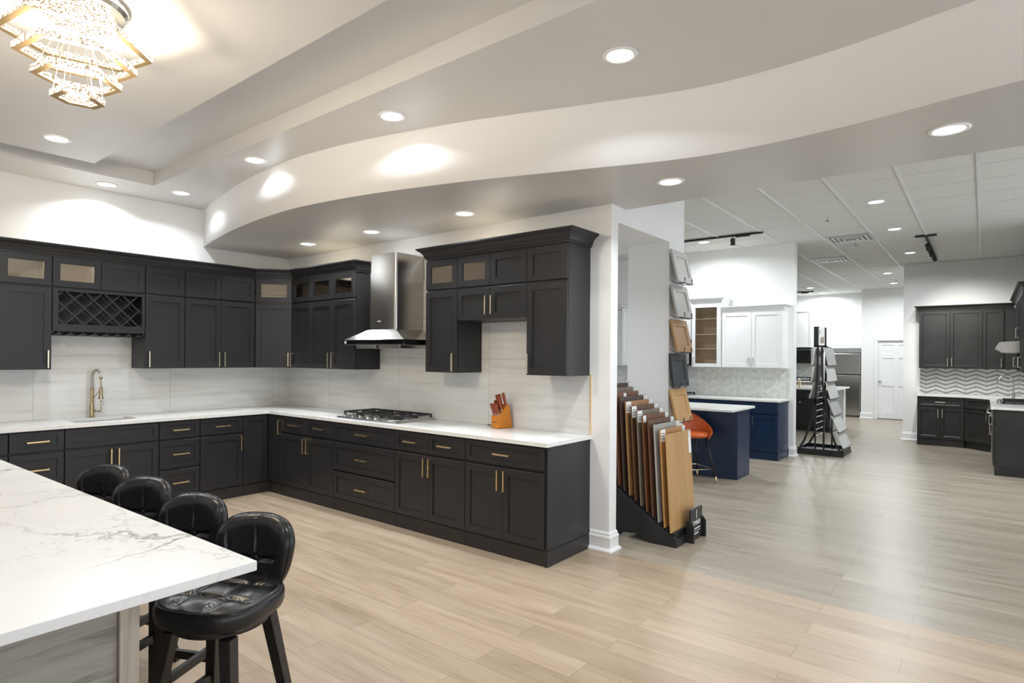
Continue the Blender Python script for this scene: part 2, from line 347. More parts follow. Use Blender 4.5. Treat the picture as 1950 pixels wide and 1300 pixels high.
def sweep(bm, path, prof, side=1, caps=True):
    """profile (out, z) swept along a 2-D path with mitred corners; side=1 puts 'out' to the right of travel"""
    n = len(path); P = [Vector((p[0], p[1])) for p in path]; rings = []
    def nrm(d): return Vector((d.y, -d.x))*side
    for i in range(n):
        if i == 0: o = nrm((P[1]-P[0]).normalized())
        elif i == n-1: o = nrm((P[-1]-P[-2]).normalized())
        else:
            n1 = nrm((P[i]-P[i-1]).normalized()); n2 = nrm((P[i+1]-P[i]).normalized()); o = (n1+n2)/(1+n1.dot(n2))
        rings.append([bm.verts.new((P[i].x+o.x*q, P[i].y+o.y*q, z)) for q, z in prof])
    k = len(prof)
    for A, B in zip(rings, rings[1:]):
        for j in range(k): bm.faces.new((A[j], A[(j+1) % k], B[(j+1) % k], B[j]))
    if caps: bm.faces.new(rings[0][::-1]); bm.faces.new(rings[-1])
def obj(name, bm, mat, parent=None, bev=0, smooth=False, mats=None, label=None):
    bmesh.ops.recalc_face_normals(bm, faces=bm.faces)
    me = bpy.data.meshes.new(name); bm.to_mesh(me); bm.free()
    o = bpy.data.objects.new(name, me); COL.objects.link(o)
    for mm in (mats or [mat]): me.materials.append(M[mm])
    if smooth:
        for p in me.polygons: p.use_smooth = True
        if smooth == 'auto': me.set_sharp_from_angle(angle=math.radians(35))
    if bev:
        b_ = o.modifiers.new('bevel', 'BEVEL'); b_.width = bev; b_.segments = 2; b_.limit_method = 'ANGLE'; b_.angle_limit = math.radians(40)
    if parent: o.parent = parent
    if label: o['label'] = label
    return o
def thing(name, label, cat, loc=(0, 0, 0), rz=0, group=None):
    o = bpy.data.objects.new(name, None); COL.objects.link(o); o.empty_display_size = 0.1
    o.location = loc; o.rotation_euler = (0, 0, rz); tag(o, label, cat, group); return o
def tag(o, label, cat, group=None, kind=None):
    o['label'] = label; o['category'] = cat
    if group: o['group'] = group
    if kind: o['kind'] = kind
    return o
def struct(name, bm, mat, parent=None, **k):
    o = obj(name, bm, mat, parent, **k); o['kind'] = 'structure'; return o
def B(): return bmesh.new()
def dup(root, loc, rz, label, group=None):
    r = root.copy(); COL.objects.link(r); r.location = loc; r.rotation_euler = (0, 0, rz); r['label'] = label
    if group: r['group'] = group
    def rec(src, dst):
        for ch in list(src.children):
            c = ch.copy(); COL.objects.link(c); c.parent = dst; rec(ch, c)
    rec(root, r); return r
def text(name, s, size, mat, parent, loc, rot, extrude=0.0006, align='CENTER'):
    cu = bpy.data.curves.new(name+'_c', 'FONT'); cu.body = s; cu.size = size; cu.extrude = extrude; cu.align_x = align; cu.align_y = 'CENTER'
    to = bpy.data.objects.new('tmp', cu); COL.objects.link(to)
    me = bpy.data.meshes.new_from_object(to.evaluated_get(bpy.context.evaluated_depsgraph_get()))
    bpy.data.objects.remove(to); me.materials.clear(); me.materials.append(M[mat])
    o = bpy.data.objects.new(name, me); COL.objects.link(o); o.parent = parent; o.location = loc; o.rotation_euler = rot; return o

# ---------------------------------------------------------------- setting
ZS, ZT, ZR, ZP, ZD = 2.765, 3.183, 3.316, 3.15, 3.378   # soffit, tray rim, tray recess, hung panel, grid ceiling
bm = B(); box(bm, -7, 0, -9.5, 0.1, -0.1, 0); struct('floor', bm, 'oak_floor')
bm = B(); box(bm, 0, 15.1, -9.5, 1.3, -0.1, 0); struct('floor', bm, 'grey_floor')
bm = B(); box(bm, -7, 0.13, 0, 0.14, 0, 3.5); struct('wall_back', bm, 'wall_paint')
bm = B(); box(bm, 0, 0.115, -4.578, 0, 0, ZS); struct('wall_range_side', bm, 'wall_paint')
bm = B(); box(bm, -7.15, -7, -9.5, 0.14, 0, 3.5); struct('wall_left', bm, 'wall_paint')
# unseen wall behind the camera; open bays added to let in fill daylight
bm = B()
box(bm, -7.15, 15.2, -9.65, -9.5, 0, 0.25); box(bm, -7.15, 15.2, -9.65, -9.5, 2.7, 3.6)
for x in (-7.1, -3.6, -0.1, 3.4, 6.9, 10.4, 15.0): box(bm, x-0.12, x+0.12, -9.65, -9.5, 0.25, 2.7)
struct('wall_rear_fill_openings', bm, 'wall_paint')
bm = B(); box(bm, 0.13, 6.2, 1.2, 1.3, 0, ZD); struct('wall_north', bm, 'far_wall_paint')

# curved bulkhead
crv = [(0.0, -1.08), (-0.2, -1.135), (-0.41, -1.19), (-0.72, -1.25), (-1.06, -1.325), (-1.3, -1.365), (-1.6, -1.41), (-1.95, -1.445), (-2.2, -1.462), (-2.45, -1.467), (-2.7, -1.448),
       (-2.95, -1.42), (-3.25, -1.37), (-3.5, -1.315), (-3.72, -1.26), (-4.0, -1.185), (-4.25, -1.105), (-4.5, -1.02), (-4.75, -0.93), (-5.0, -0.85), (-5.25, -0.755), (-5.5, -0.685), (-5.75, -0.655),
       (-6.0, -0.655), (-6.25, -0.672), (-6.5, -0.712), (-6.8, -0.775), (-7.1, -0.82), (-7.6, -0.86), (-8.4, -0.88), (-9.5, -0.88)]
# smooth resample
def smooth_curve(c, it=2):
    for _ in range(it):
        o = [c[0]]
        for a, b_ in zip(c, c[1:]): o += [(a[0]*0.75+b_[0]*0.25, a[1]*0.75+b_[1]*0.25), (a[0]*0.25+b_[0]*0.75, a[1]*0.25+b_[1]*0.75)]
        o.append(c[-1]); c = o
    return c
cs = smooth_curve(crv)
bm = B()
lo = [bm.verts.new((x, y, ZS)) for y, x in cs]; hi = [bm.verts.new((x, y, 3.5)) for y, x in cs]
for i in range(len(cs)-1):
    f = bm.faces.new((lo[i], lo[i+1], hi[i+1], hi[i])); f.smooth = True; f.material_index = 0
XE = 0.256
e0 = bm.verts.new((XE, 0, ZS)); e1 = bm.verts.new((XE, -9.5, ZS)); e2 = bm.verts.new((XE, 0, 3.5)); e3 = bm.verts.new((XE, -9.5, 3.5))
rl = [bm.verts.new((XE, y, ZS)) for y, x in cs[1:-1]]; rr = [e0]+rl+[e1]
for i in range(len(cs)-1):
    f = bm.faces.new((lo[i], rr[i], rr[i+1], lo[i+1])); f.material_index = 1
f = bm.faces.new((e0, *rl, e1, e3, e2)); f.material_index = 0
bmesh.ops.recalc_face_normals(bm, faces=bm.faces)
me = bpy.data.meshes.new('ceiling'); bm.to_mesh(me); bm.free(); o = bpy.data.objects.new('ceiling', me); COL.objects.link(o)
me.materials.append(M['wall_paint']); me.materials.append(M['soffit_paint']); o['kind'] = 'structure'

# tray ceiling: rim, riser, recess
XT, YT = -1.855, -0.602
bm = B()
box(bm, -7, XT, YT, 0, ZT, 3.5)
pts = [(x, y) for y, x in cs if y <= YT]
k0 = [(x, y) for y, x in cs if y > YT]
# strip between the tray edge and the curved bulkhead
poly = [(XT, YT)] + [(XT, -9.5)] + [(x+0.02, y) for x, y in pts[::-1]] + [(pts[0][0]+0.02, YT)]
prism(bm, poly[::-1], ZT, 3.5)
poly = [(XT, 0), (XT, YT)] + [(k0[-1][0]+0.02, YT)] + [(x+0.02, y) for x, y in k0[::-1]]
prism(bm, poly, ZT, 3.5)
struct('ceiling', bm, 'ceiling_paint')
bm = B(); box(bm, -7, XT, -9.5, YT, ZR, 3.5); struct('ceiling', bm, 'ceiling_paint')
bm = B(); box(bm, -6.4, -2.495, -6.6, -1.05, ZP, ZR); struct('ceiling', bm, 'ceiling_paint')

# passage beam, its low ceiling and the pier with the door samples
bm = B(); box(bm, 0.115, 1.5, -4.576, 1.2, 2.636, ZD+0.1); struct('wall_passage', bm, 'wall_paint')
bm = B(); box(bm, 1.145, 1.5, -4.576, -4.155, 0, 2.636); struct('wall_pier', bm, 'wall_paint')
# white kitchen wall, far walls, dark kitchen walls
bm = B(); box(bm, 6.075, 6.25, -4.55, 1.2, 0, ZD); struct('wall_middle', bm, 'far_wall_paint')
bm = B(); box(bm, 14.95, 15.1, -4.35, 1.2, 0, ZD); struct('wall_far', bm, 'far_wall_paint')
bm = B(); box(bm, 14.22, 14.36, -4.70, -4.36, 0, ZD); box(bm, 14.22, 14.36, -9.5, -5.56, 0, ZD); box(bm, 14.22, 14.36, -5.56, -4.70, 2.08, ZD)
box(bm, 14.36, 15.1, -4.42, -4.36, 0, ZD)
struct('wall_far_right', bm, 'far_wall_paint')
bm = B(); box(bm, 9.78, 9.92, -7.75, -5.66, 0, ZD); struct('wall_right', bm, 'far_wall_paint')
bm = B(); box(bm, 6.25, 9.92, -7.75, -7.62, 0, ZD); struct('wall_cooktop_side', bm, 'far_wall_paint')
bm = B(); box(bm, 15.1, 15.2, -9.6, 1.3, 0, 3.6); struct('wall_end', bm, 'far_wall_paint')
bm = B(); box(bm, 6.25, 15.1, 1.2, 1.3, 0, ZD); struct('wall_north_far', bm, 'far_wall_paint')

# suspended ceiling
bm = B(); box(bm, XE, 15.1, -9.5, 1.3, ZD, ZD+0.12); struct('ceiling', bm, 'acoustic_tile')
bm = B()
y = -6.815
for k in range(-4, 14):
    yy = y + 0.6096*k
    if yy < 1.2: box(bm, XE, 15.1, yy-0.014, yy+0.014, ZD-0.012, ZD)
x = 2.96 - 0.61*4
for k in range(0, 25):
    xx = x + 0.61*k
    if XE < xx < 15: box(bm, xx-0.007, xx+0.007, -9.5, 1.2, ZD-0.003, ZD-0.0004)
struct('trim_1', bm, 'tee_bar')

# baseboards
BP = [(0, 0), (0.034, 0), (0.034, 0.012), (0.022, 0.026), (0.016, 0.03), (0.016, 0.105), (0.020, 0.11), (0.017, 0.122), (0.009, 0.132), (0.012, 0.14), (0.006, 0.152), (0, 0.158)]
def baseboard(name, path, side=1):
    bm = B(); sweep(bm, path, BP, side); struct(name, bm, 'trim_paint')
baseboard('baseboard_range_side', [(0.0, -4.408), (0.0, -4.578), (0.115, -4.578), (0.115, 0.0)], 1)
baseboard('baseboard_pier', [(1.145, -4.155), (1.145, -4.576), (1.5, -4.576), (1.5, -4.155)], 1)
baseboard('baseboard_middle', [(6.075, -4.49), (6.075, -4.55), (6.25, -4.55), (6.25, 1.2)], 1)
baseboard('baseboard_far_right', [(14.36, -4.36), (14.22, -4.36), (14.22, -4.63)], 1)
baseboard('baseboard_right', [(9.78, -5.92), (9.78, -5.66), (9.92, -5.66), (9.92, -7.75)], -1)

# far white door
d = thing('door_1', 'white six-panel door with a round knob in the far wall', 'door', (14.26, -5.13, 0)); d['kind'] = 'structure'
bm = B()
W2, H = 0.40, 2.02; t0, t1 = -0.01, 0.03
rects = [(-0.31, -0.05), (0.05, 0.31)]; zr = [(0.22, 0.86), (1.0, 1.58), (1.70, 1.92)]
def panel_door(bm, w0, w1, z0, z1, holes, yf, yr, yb):
    xs = sorted({w0, w1, *[q for h in holes for q in h[:2]]}); zs = sorted({z0, z1, *[q for h in holes for q in h[2:]]})
    for i in range(len(xs)-1):
        for j in range(len(zs)-1):
            a, b_, c_, d_ = xs[i], xs[i+1], zs[j], zs[j+1]; inh = any(h[0] <= a and b_ <= h[1] and h[2] <= c_ and d_ <= h[3] for h in holes)
            box(bm, yr if inh else yf, yb, a, b_, c_, d_)
panel_door(bm, -W2, W2, 0.015, H, [(a, b_, c_, d_) for a, b_ in rects for c_, d_ in zr], -0.005, 0.010, 0.03)
obj('door_leaf', bm, 'trim_paint', d, 0.002)
bm = B()
for s in (-1, 1): box(bm, -0.06, 0.0, s*0.402, s*0.475, 0, 2.03)
box(bm, -0.06, 0.0, -0.475, 0.475, 2.031, 2.10); obj('door_frame', bm, 'trim_paint', d, 0.003)
bm = B(); lathe(bm, [(0.005, 0.0), (0.028, -0.004), (0.028, -0.010), (0.012, -0.014), (0.012, -0.03), (0.03, -0.042), (0.03, -0.058), (0.0, -0.066)], (-0.005, 0.345, 0.98), 16, 'x'); obj('door_knob', bm, 'nickel', d, smooth=True)

# ---------------------------------------------------------------- recessed lights
def can(x, y, z, label, group, energy, lens='lamp_lens', col=(0.90, 0.955, 1.0), r=0.095):
    wide = lens == 'lamp_lens_far'
    t = thing('recessed_light', label, 'ceiling light', (x, y, z), 0, group)
    bm = B(); lathe(bm, [(r*0.70, 0.004), (r*0.72, -0.003), (r*0.80, -0.008), (r*0.97, -0.006), (r, 0.0)], seg=32)
    obj('trim_ring', bm, 'trim_paint', t, smooth=True)
    bm = B(); lathe(bm, [(r*0.71, 0.0), (r*0.71, -0.0035), (r*0.4, -0.005), (0.0, -0.0055)], seg=32); obj('lens', bm, lens, t, smooth=True)
    l = bpy.data.lights.new('lamp', 'AREA'); l.shape = 'DISK'; l.size = r*1.4; l.energy = energy*(0.145 if wide else 0.15); l.color = col; l.spread = math.radians(165 if wide else 140)
    lo_ = bpy.data.objects.new('lamp', l); COL.objects.link(lo_); lo_.parent = t; lo_.location = (0, 0, -0.010)
for (x, y), w in zip([(-0.475, -1.13), (-0.466, -2.20), (-0.47, -3.436), (-0.292, -5.185), (-0.30, -6.72)],
                  ['lowered soffit nearest the corner', 'lowered soffit above the gas cooktop and hood', 'lowered soffit above the right wall cabinets', 'lowered soffit in front of the passage pier', 'lowered soffit at the right, largest of its row']):
    can(x, y, ZS, 'round recessed light in the ' + w, 'recessed lights in the lowered soffit', CAN_W)
for (x, y), w in zip([(-2.159, -0.30), (-1.571, -0.555), (-1.645, -2.115), (-1.55, -3.733), (-1.334, -5.335)],
                  ['over the wine rack, left of the tray corner', 'just right of the tray corner', 'second back from the tray corner beside the curve', 'over the middle of the curved bulkhead', 'at top centre, largest of the upper row']):
    can(x, y, ZT, 'round recessed light ' + w, 'recessed lights around the tray rim', CAN_W*1.15)
can(0.62, -3.2, 2.636, 'round recessed light in the low passage ceiling behind the white wall end', 'recessed light in the passage', CAN_W*0.6)
can(4.2, -8.5, ZD, 'added unseen fill downlight beyond the right edge of the frame', 'downlights in the grid ceiling', CAN_FAR_W, 'lamp_lens_far', r=0.10)  # unseen lamp added to brighten the right-hand kitchen wall
can(-2.88, -5.95, ZP, 'added recessed fill light in the hung tray panel above the near stool, out of frame', 'recessed lights in the hung tray panel', CAN_W)  # added out-of-frame lamp, brightens the near stool and island top
can(-5.9, -1.50, ZP, 'added recessed fill light in the far left corner of the hung tray panel, out of frame', 'recessed lights in the hung tray panel', CAN_W)  # unseen lamp added as fill for the island side of the room
can(-5.0, -5.0, ZP, 'added recessed fill light in the tray panel over the island left end, out of frame', 'recessed lights in the hung tray panel', CAN_W)  # lamp added out of view to lift the island top
can(2.6, -2.9, ZD, 'added hidden fill downlight over the aisle behind the pier', 'downlights in the grid ceiling', CAN_FAR_W, 'lamp_lens_far', r=0.10)  # hidden lamp added to brighten the white and navy kitchen
can(-2.88, -1.50, ZP, 'round recessed light in the hung tray panel below the chandelier', 'recessed lights in the hung tray panel', CAN_W)
for (x, y, w) in [(3.945, -5.887, 'nearest of the showroom row'), (5.825, -5.885, 'second of the showroom row, right of the air vent'), (8.22, -5.88, 'third of the showroom row, left of the spot track'),
                  (10.91, -5.275, 'far back above the door, nearer of two'), (12.98, -5.186, 'far back above the door, closest to the door wall'), (12.92, -3.394, 'far back above the tile sample tower'),
                  (14.45, -3.385, 'farthest back near the fridge wall'), (5.188, -3.432, 'beneath the track over the white kitchen')]:
    can(x, y, ZD, 'square-grid ceiling downlight ' + w, 'downlights in the grid ceiling', CAN_FAR_W, 'lamp_lens_far', r=0.10)

# ---------------------------------------------------------------- cabinets
def shaker(bm, w, h, stile=0.057, rec=0.009, t=0.02, glass=False, slope=0.0, rail=None):
    rail = rail or stile
    O = [(0, 0), (w, 0), (w, h), (0, h)]; I = [(stile, rail), (w-stile, rail), (w-stile, h-rail), (stile, h-rail)]
    s = slope; R = [(stile+s, rail+s), (w-stile-s, rail+s), (w-stile-s, h-rail-s), (stile+s, h-rail-s)]
    e = 0.0022
    vb = [bm.verts.new((x, t, z)) for x, z in O]; vm = [bm.verts.new((x, e, z)) for x, z in O]
    OF = [(e, e), (w-e, e), (w-e, h-e), (e, h-e)]
    vo = [bm.verts.new((x, 0, z)) for x, z in OF]; vi = [bm.verts.new((x, 0, z)) for x, z in I]
    vr = [bm.verts.new((x, t if glass else rec, z)) for x, z in R]
    for i in range(4):
        j = (i+1) % 4
        bm.faces.new((vo[i], vo[j], vi[j], vi[i])); bm.faces.new((vi[i], vi[j], vr[j], vr[i])); bm.faces.new((vm[i], vm[j], vo[j], vo[i])); bm.faces.new((vb[i], vb[j], vm[j], vm[i]))
        if glass: bm.faces.new((vr[i], vr[j], vb[j], vb[i]))
    if not glass: bm.faces.new(vr); bm.faces.new(vb[::-1])
def bar_handle(parent, x, z, L, vert, mat, th=0.0115, off=0.030, y=0.0):
    bm = B(); h = L/2
    if vert:
        box(bm, x-th/2, x+th/2, y-off-th/2, y-off+th/2, z-h, z+h)
        for q in (-h+th/2, h-th/2): box(bm, x-th/2, x+th/2, y-off, y, z+q-th/2, z+q+th/2)
    else:
        box(bm, x-h, x+h, y-off-th/2, y-off+th/2, z-th/2, z+th/2)
        for q in (-h+th/2, h-th/2): box(bm, x+q-th/2, x+q+th/2, y-off, y, z-th/2, z+th/2)
    return obj('handle', bm, mat, parent, 0.0012)
G = 0.0015
def cabinet(label, cat, group, loc, rz, w, z0, z1, d, fronts, mat='charcoal_paint', hmat='brass', toe=None, glass_z=None, name=None, inner='light_wood', stile=0.057, slope=0.0, HL=0.16, front_t=0.02, shelves=(), sidetoe=True, solid_skip=None):
    """local frame: x along the width seen from the front, y into the cabinet, z up"""
    name = name or ('wall_cabinet' if z0 > 0.8 else 'base_cabinet')
    t = thing(name, label, cat, loc, rz, group)
    bm = B(); zb = z0
    if toe:
        zb = toe
    if glass_z:
        a, b_, ga, gb = *glass_z[:2], *(glass_z[2:] if len(glass_z) > 2 else (0, w))
        if a > zb: box(bm, 0, w, 0, d, zb, a)
        if b_ < z1-0.001: box(bm, 0, w, 0, d, b_, z1)
        if ga > 0: box(bm, 0, ga, 0, d, a, b_)
        if gb < w-1e-3: box(bm, gb, w, 0, d, a, b_)
        e = 0.018
        box(bm, ga, ga+e, 0, d, a, b_); box(bm, gb-e, gb, 0, d, a, b_); box(bm, ga+e, gb-e, d-0.01, d, a, b_)
        box(bm, ga+e, gb-e, 0, 0.02, b_-0.03, b_); box(bm, ga+e, gb-e, 0, 0.02, a, a+0.025)
        obj('carcass', bm, mat, t)
        bm = B(); i0, i1 = ga+e+0.001, gb-e-0.001
        box(bm, i0, i0+0.003, 0.021, d-0.011, a+0.001, b_-0.001); box(bm, i1-0.003, i1, 0.021, d-0.011, a+0.001, b_-0.001)
        box(bm, i0, i1, d-0.015, d-0.011, a+0.001, b_-0.001); box(bm, i0, i1, 0.021, d-0.011, a+0.001, a+0.004); box(bm, i0, i1, 0.021, d-0.011, b_-0.004, b_-0.001)
        for sz in shelves: box(bm, i0, i1, 0.03, d-0.015, sz-0.009, sz+0.009)
        obj('interior', bm, inner, t)
    else:
        if solid_skip: solid_skip(bm, w, zb, z1, d)
        else: box(bm, 0, w, 0, d, zb, z1)
        obj('carcass', bm, mat, t, 0.001)
    if toe:
        bm = B(); box(bm, 0, w, -0.004, d, 0, toe-0.002); obj('toe_kick', bm, 'toe_kick_paint' if mat == 'charcoal_paint' else mat, t)
    for f in fronts:
        k, x0, x1, a, b_ = f[:5]; hd = f[5] if len(f) > 5 else None
        W_, H_ = x1-x0-2*G, b_-a-2*G
        bm = B()
        st = stile
        if k == 'drawer': shaker(bm, W_, H_, min(stile, 0.05), 0.009, front_t, slope=slope, rail=0.036 if H_ < 0.2 else 0.05)
        elif k == 'glass': shaker(bm, W_, H_, st, 0.009, front_t, glass=True)
        elif k == 'slabend': shaker(bm, W_, H_, st, 0.006, front_t)
        else: shaker(bm, W_, H_, st, 0.009, front_t, slope=slope)
        fo = obj('drawer' if k == 'drawer' else 'door', bm, mat, t); fo.location = (x0+G, -front_t-0.002, a+G)
        if k == 'glass':
            bm = B(); box(bm, st-0.004, W_-st+0.004, 0.011, 0.014, st-0.004, H_-st+0.004); obj('glass_pane', bm, 'clear_glass' if mat == 'white_paint' else 'cabinet_glass', fo)
        if hd:
            if hd[0] == 'h': bar_handle(fo, W_/2, H_/2, HL, False, hmat)
            else: bar_handle(fo, (0.030 if hd[1] == 'l' else W_-0.030), hd[2]-a, HL, True, hmat)
    return t

Z0, ZSP, ZS2, Z1 = 1.397, 2.138, 2.152, 2.432
UG = 'dark shaker wall cabinets over the counter'; BG = 'dark shaker base cabinets under the counter'
hz = 1.49
def up_fronts(doors, tops, zlo=Z0):
    fr = []
    for x0, x1, hs in doors: fr.append(('door', x0, x1, zlo, ZSP, ('v', hs, hz if zlo < 1.5 else (zlo+ZSP)/2-0.02) if hs else None))
    for x0, x1, k in tops: fr.append((k, x0, x1, ZS2, Z1-0.01))
    return fr
GZ = (ZS2-0.005, Z1)
def upA(x0, x1, doors, tops, label, glass=None, zlo=Z0, toploc=None):
    return cabinet(label, 'cabinet', UG, (x0, -0.33, 0), 0, x1-x0, zlo, Z1, 0.329, up_fronts(doors, tops, zlo), hmat='champagne', glass_z=((GZ[0], GZ[1], *glass) if glass else None))
w = 0.377
upA(-3.37, -2.986, [(0, 0.38, 'l')], [(0, 0.38, 'glass')], 'dark wall cabinet with glass top door, beyond the left edge of the frame', (0, 0.384))
upA(-2.984, -2.604, [(0, w, 'r')], [(0, w, 'glass')], 'dark wall cabinet with glass top door at the far left, left of the wine rack', (0, 0.38))
upA(-1.822, -1.434, [(0, 0.386, 'l')], [(0, 0.386, 'door')], 'dark single-door wall cabinet just right of the wine rack')
upA(-1.432, -0.642, [(0, 0.388, 'r'), (0.388, 0.782, 'l')], [(0, 0.388, 'door'), (0.388, 0.782, 'door')], 'dark double-door wall cabinet between the wine rack side and the corner cabinet')
# wine rack unit: short top doors, lattice bay, stemware rails
t = thing('wine_rack_cabinet', 'dark wall cabinet with diagonal lattice wine rack above the sink faucet', 'wine rack', (-2.602, -0.33, 0), 0, UG)
wr = 0.778; zb = 1.726
bm = B()
e = 0.018; a, b_ = ZS2-0.005, Z1
box(bm, wr/2, wr, 0, 0.329, a, b_)
box(bm, 0, e, 0, 0.329, a, b_); box(bm, wr/2-e, wr/2, 0, 0.329, a, b_); box(bm, e, wr/2-e, 0.319, 0.329, a, b_); box(bm, e, wr/2-e, 0, 0.02, b_-0.03, b_); box(bm, e, wr/2-e, 0, 0.02, a, a+0.025)
box(bm, 0, 0.020, 0, 0.329, zb, a); box(bm, wr-0.020, wr, 0, 0.329, zb, a); box(bm, 0.02, wr-0.02, 0, 0.329, a-0.02, a-0.0005); box(bm, 0.02, wr-0.02, 0, 0.329, zb+0.03, zb+0.05); box(bm, 0.02, wr-0.02, 0.315, 0.329, zb+0.05, a-0.02)
obj('carcass', bm, 'charcoal_paint', t)
bm = B(); i0, i1 = e+0.001, wr/2-e-0.001
box(bm, i0, i0+0.003, 0.021, 0.318, a+0.001, b_-0.001); box(bm, i1-0.003, i1, 0.021, 0.318, a+0.001, b_-0.001); box(bm, i0, i1, 0.314, 0.318, a+0.001, b_-0.001); box(bm, i0, i1, 0.021, 0.318, a+0.001, a+0.004); box(bm, i0, i1, 0.021, 0.318, b_-0.004, b_-0.001)
obj('interior', bm, 'light_wood', t)
fy0, fy1 = -0.022, -0.001; ox0, ox1, oz0, oz1 = 0.045, wr-0.03, 1.812, 2.112
bm = B(); box(bm, 0.002, ox0, fy0, fy1, zb+0.02, ZSP); box(bm, ox1, wr-0.002, fy0, fy1, zb+0.02, ZSP); box(bm, ox0, ox1, fy0, fy1, zb+0.02, oz0); box(bm, ox0, ox1, fy0, fy1, oz1, ZSP)
obj('face_frame', bm, 'charcoal_paint', t, 0.001)
bm = B()
for yy, s in ((0.004, 0.0), (0.15, 0.0)):
    for sg in (1, -1):
        k = -1.0
        while k < 2.0:
            # line x = k + sg*(z-oz0); clip to the opening
            seg = []
            for q in range(0, 41):
                z = oz0 + (oz1-oz0)*q/40; x = k + sg*(z-oz0)
                if ox0-0.004 <= x <= ox1+0.004: seg.append((x, z))
            if len(seg) > 2: beam(bm, (seg[0][0], yy+(0.006 if sg > 0 else 0), seg[0][1]), (seg[-1][0], yy+(0.006 if sg > 0 else 0), seg[-1][1]), 0.016, 0.006, (0, 1, 0))
            k += 0.157
obj('lattice', bm, 'charcoal_paint', t)
bm = B()
for k in range(8):
    x = 0.05+k*0.097
    box(bm, x-0.006, x+0.006, -0.0, 0.3, zb+0.002, zb+0.03); box(bm, x-0.026, x+0.026, -0.0, 0.3, zb-0.012, zb+0.002)
obj('stemware_rail', bm, 'charcoal_paint', t)
for x0, x1, gls in ((0, 0.388, True), (0.388, 0.776, False)):
    bm = B(); shaker(bm, x1-x0-2*G, Z1-0.01-ZS2-2*G, glass=gls); fo = obj('door', bm, 'charcoal_paint', t); fo.location = (x0+G, -0.022, ZS2+G)
    if gls:
        bm = B(); W_ = x1-x0; box(bm, 0.053, W_-0.058, 0.011, 0.014, 0.053, Z1-0.01-ZS2-0.06); obj('glass_pane', bm, 'cabinet_glass', fo)
# diagonal corner wall cabinet
t = thing('wall_cabinet', 'dark diagonal corner wall cabinet with one glass door above one solid door', 'cabinet', (-0.635, -0.332, 0), -PI/4, UG)
dl = math.hypot(0.635-0.332, 0.635-0.332)
bm = B(); c_ = math.sqrt(0.5)
def L2(x, y):   # world offset to local for the rotated corner unit
    dx, dy = x+0.635, y+0.332; return (dx*c_-dy*c_, dx*c_+dy*c_)
poly = [L2(*p) for p in ((-0.635, -0.332), (-0.332, -0.635), (-0.003, -0.635), (-0.003, -0.003), (-0.635, -0.003))]
prism(bm, poly, Z0, GZ[0])
# upper bay open at the front
for p, q in zip(poly[1:], poly[2:]+[poly[0]]): beam(bm, (p[0], p[1], (GZ[0]+Z1)/2), (q[0], q[1], (GZ[0]+Z1)/2), Z1-GZ[0], 0.012)
box(bm, 0, 0.03, 0, 0.012, GZ[0], Z1); box(bm, dl-0.03, dl, 0, 0.012, GZ[0], Z1); prism(bm, poly, Z1-0.012, Z1)
obj('carcass', bm, 'charcoal_paint', t)
bm = B(); inn = [(p[0]*0.97+dl/2*0.03, max(0.014, p[1]*0.955)) for p in poly]; prism(bm, inn, GZ[0]+0.001, GZ[0]+0.005)
for p, q in zip(inn[1:], inn[2:]+[inn[0]]): beam(bm, (p[0], p[1], (GZ[0]+Z1)/2), (q[0], q[1], (GZ[0]+Z1)/2), Z1-GZ[0]-0.03, 0.004)
obj('interior', bm, 'light_wood', t)
for k, a, b_ in (('door', Z0, ZSP), ('glass', ZS2, Z1-0.01)):
    bm = B(); W_ = dl-0.024; shaker(bm, W_, b_-a-2*G, glass=(k == 'glass')); fo = obj('door', bm, 'charcoal_paint', t); fo.location = (0.012, -0.022, a+G)
    if k == 'door': bar_handle(fo, W_-0.03, hz-a, 0.16, True, 'champagne')
    else:
        bm = B(); box(bm, 0.053, W_-0.053, 0.011, 0.014, 0.053, b_-a-0.056); obj('glass_pane', bm, 'cabinet_glass', fo)
# range wall uppers, local x runs towards the viewer (world -y)
def upB(y0, y1, doors, tops, label, glass=None, zlo=Z0):
    return cabinet(label, 'cabinet', UG, (-0.33, y0, 0), -PI/2, y0-y1, zlo, Z1+0.012, 0.329, up_fronts(doors, tops, zlo), hmat='champagne', glass_z=((GZ[0], Z1+0.012, *glass) if glass else None))
upB(-0.638, -1.018, [(0, 0.38, 'l')], [(0, 0.38, 'glass')], 'narrow dark wall cabinet with glass top, right of the corner unit', (0, 0.38))
upB(-1.019, -1.802, [(0, 0.391, 'r'), (0.391, 0.783, 'l')], [(0, 0.391, 'glass'), (0.391, 0.783, 'glass')], 'dark double wall cabinet with two glass tops, left of the range hood', (0, 0.783))
upB(-2.852, -3.246, [(0, 0.39, 'r')], [(0, 0.39, 'glass')], 'dark wall cabinet with glass top just right of the range hood', (0, 0.394))
upB(-3.247, -4.008, [(0, 0.378, 'r'), (0.378, 0.761, 'l')], [(0, 0.378, 'glass'), (0.378, 0.761, 'door')], 'short dark bridge cabinet above the open bay over the knife block', (0, 0.378), 1.862)
upB(-4.009, -4.392, [(0, 0.383, 'l')], [(0, 0.383, 'door')], 'dark solid-door wall cabinet at the right end of the run')
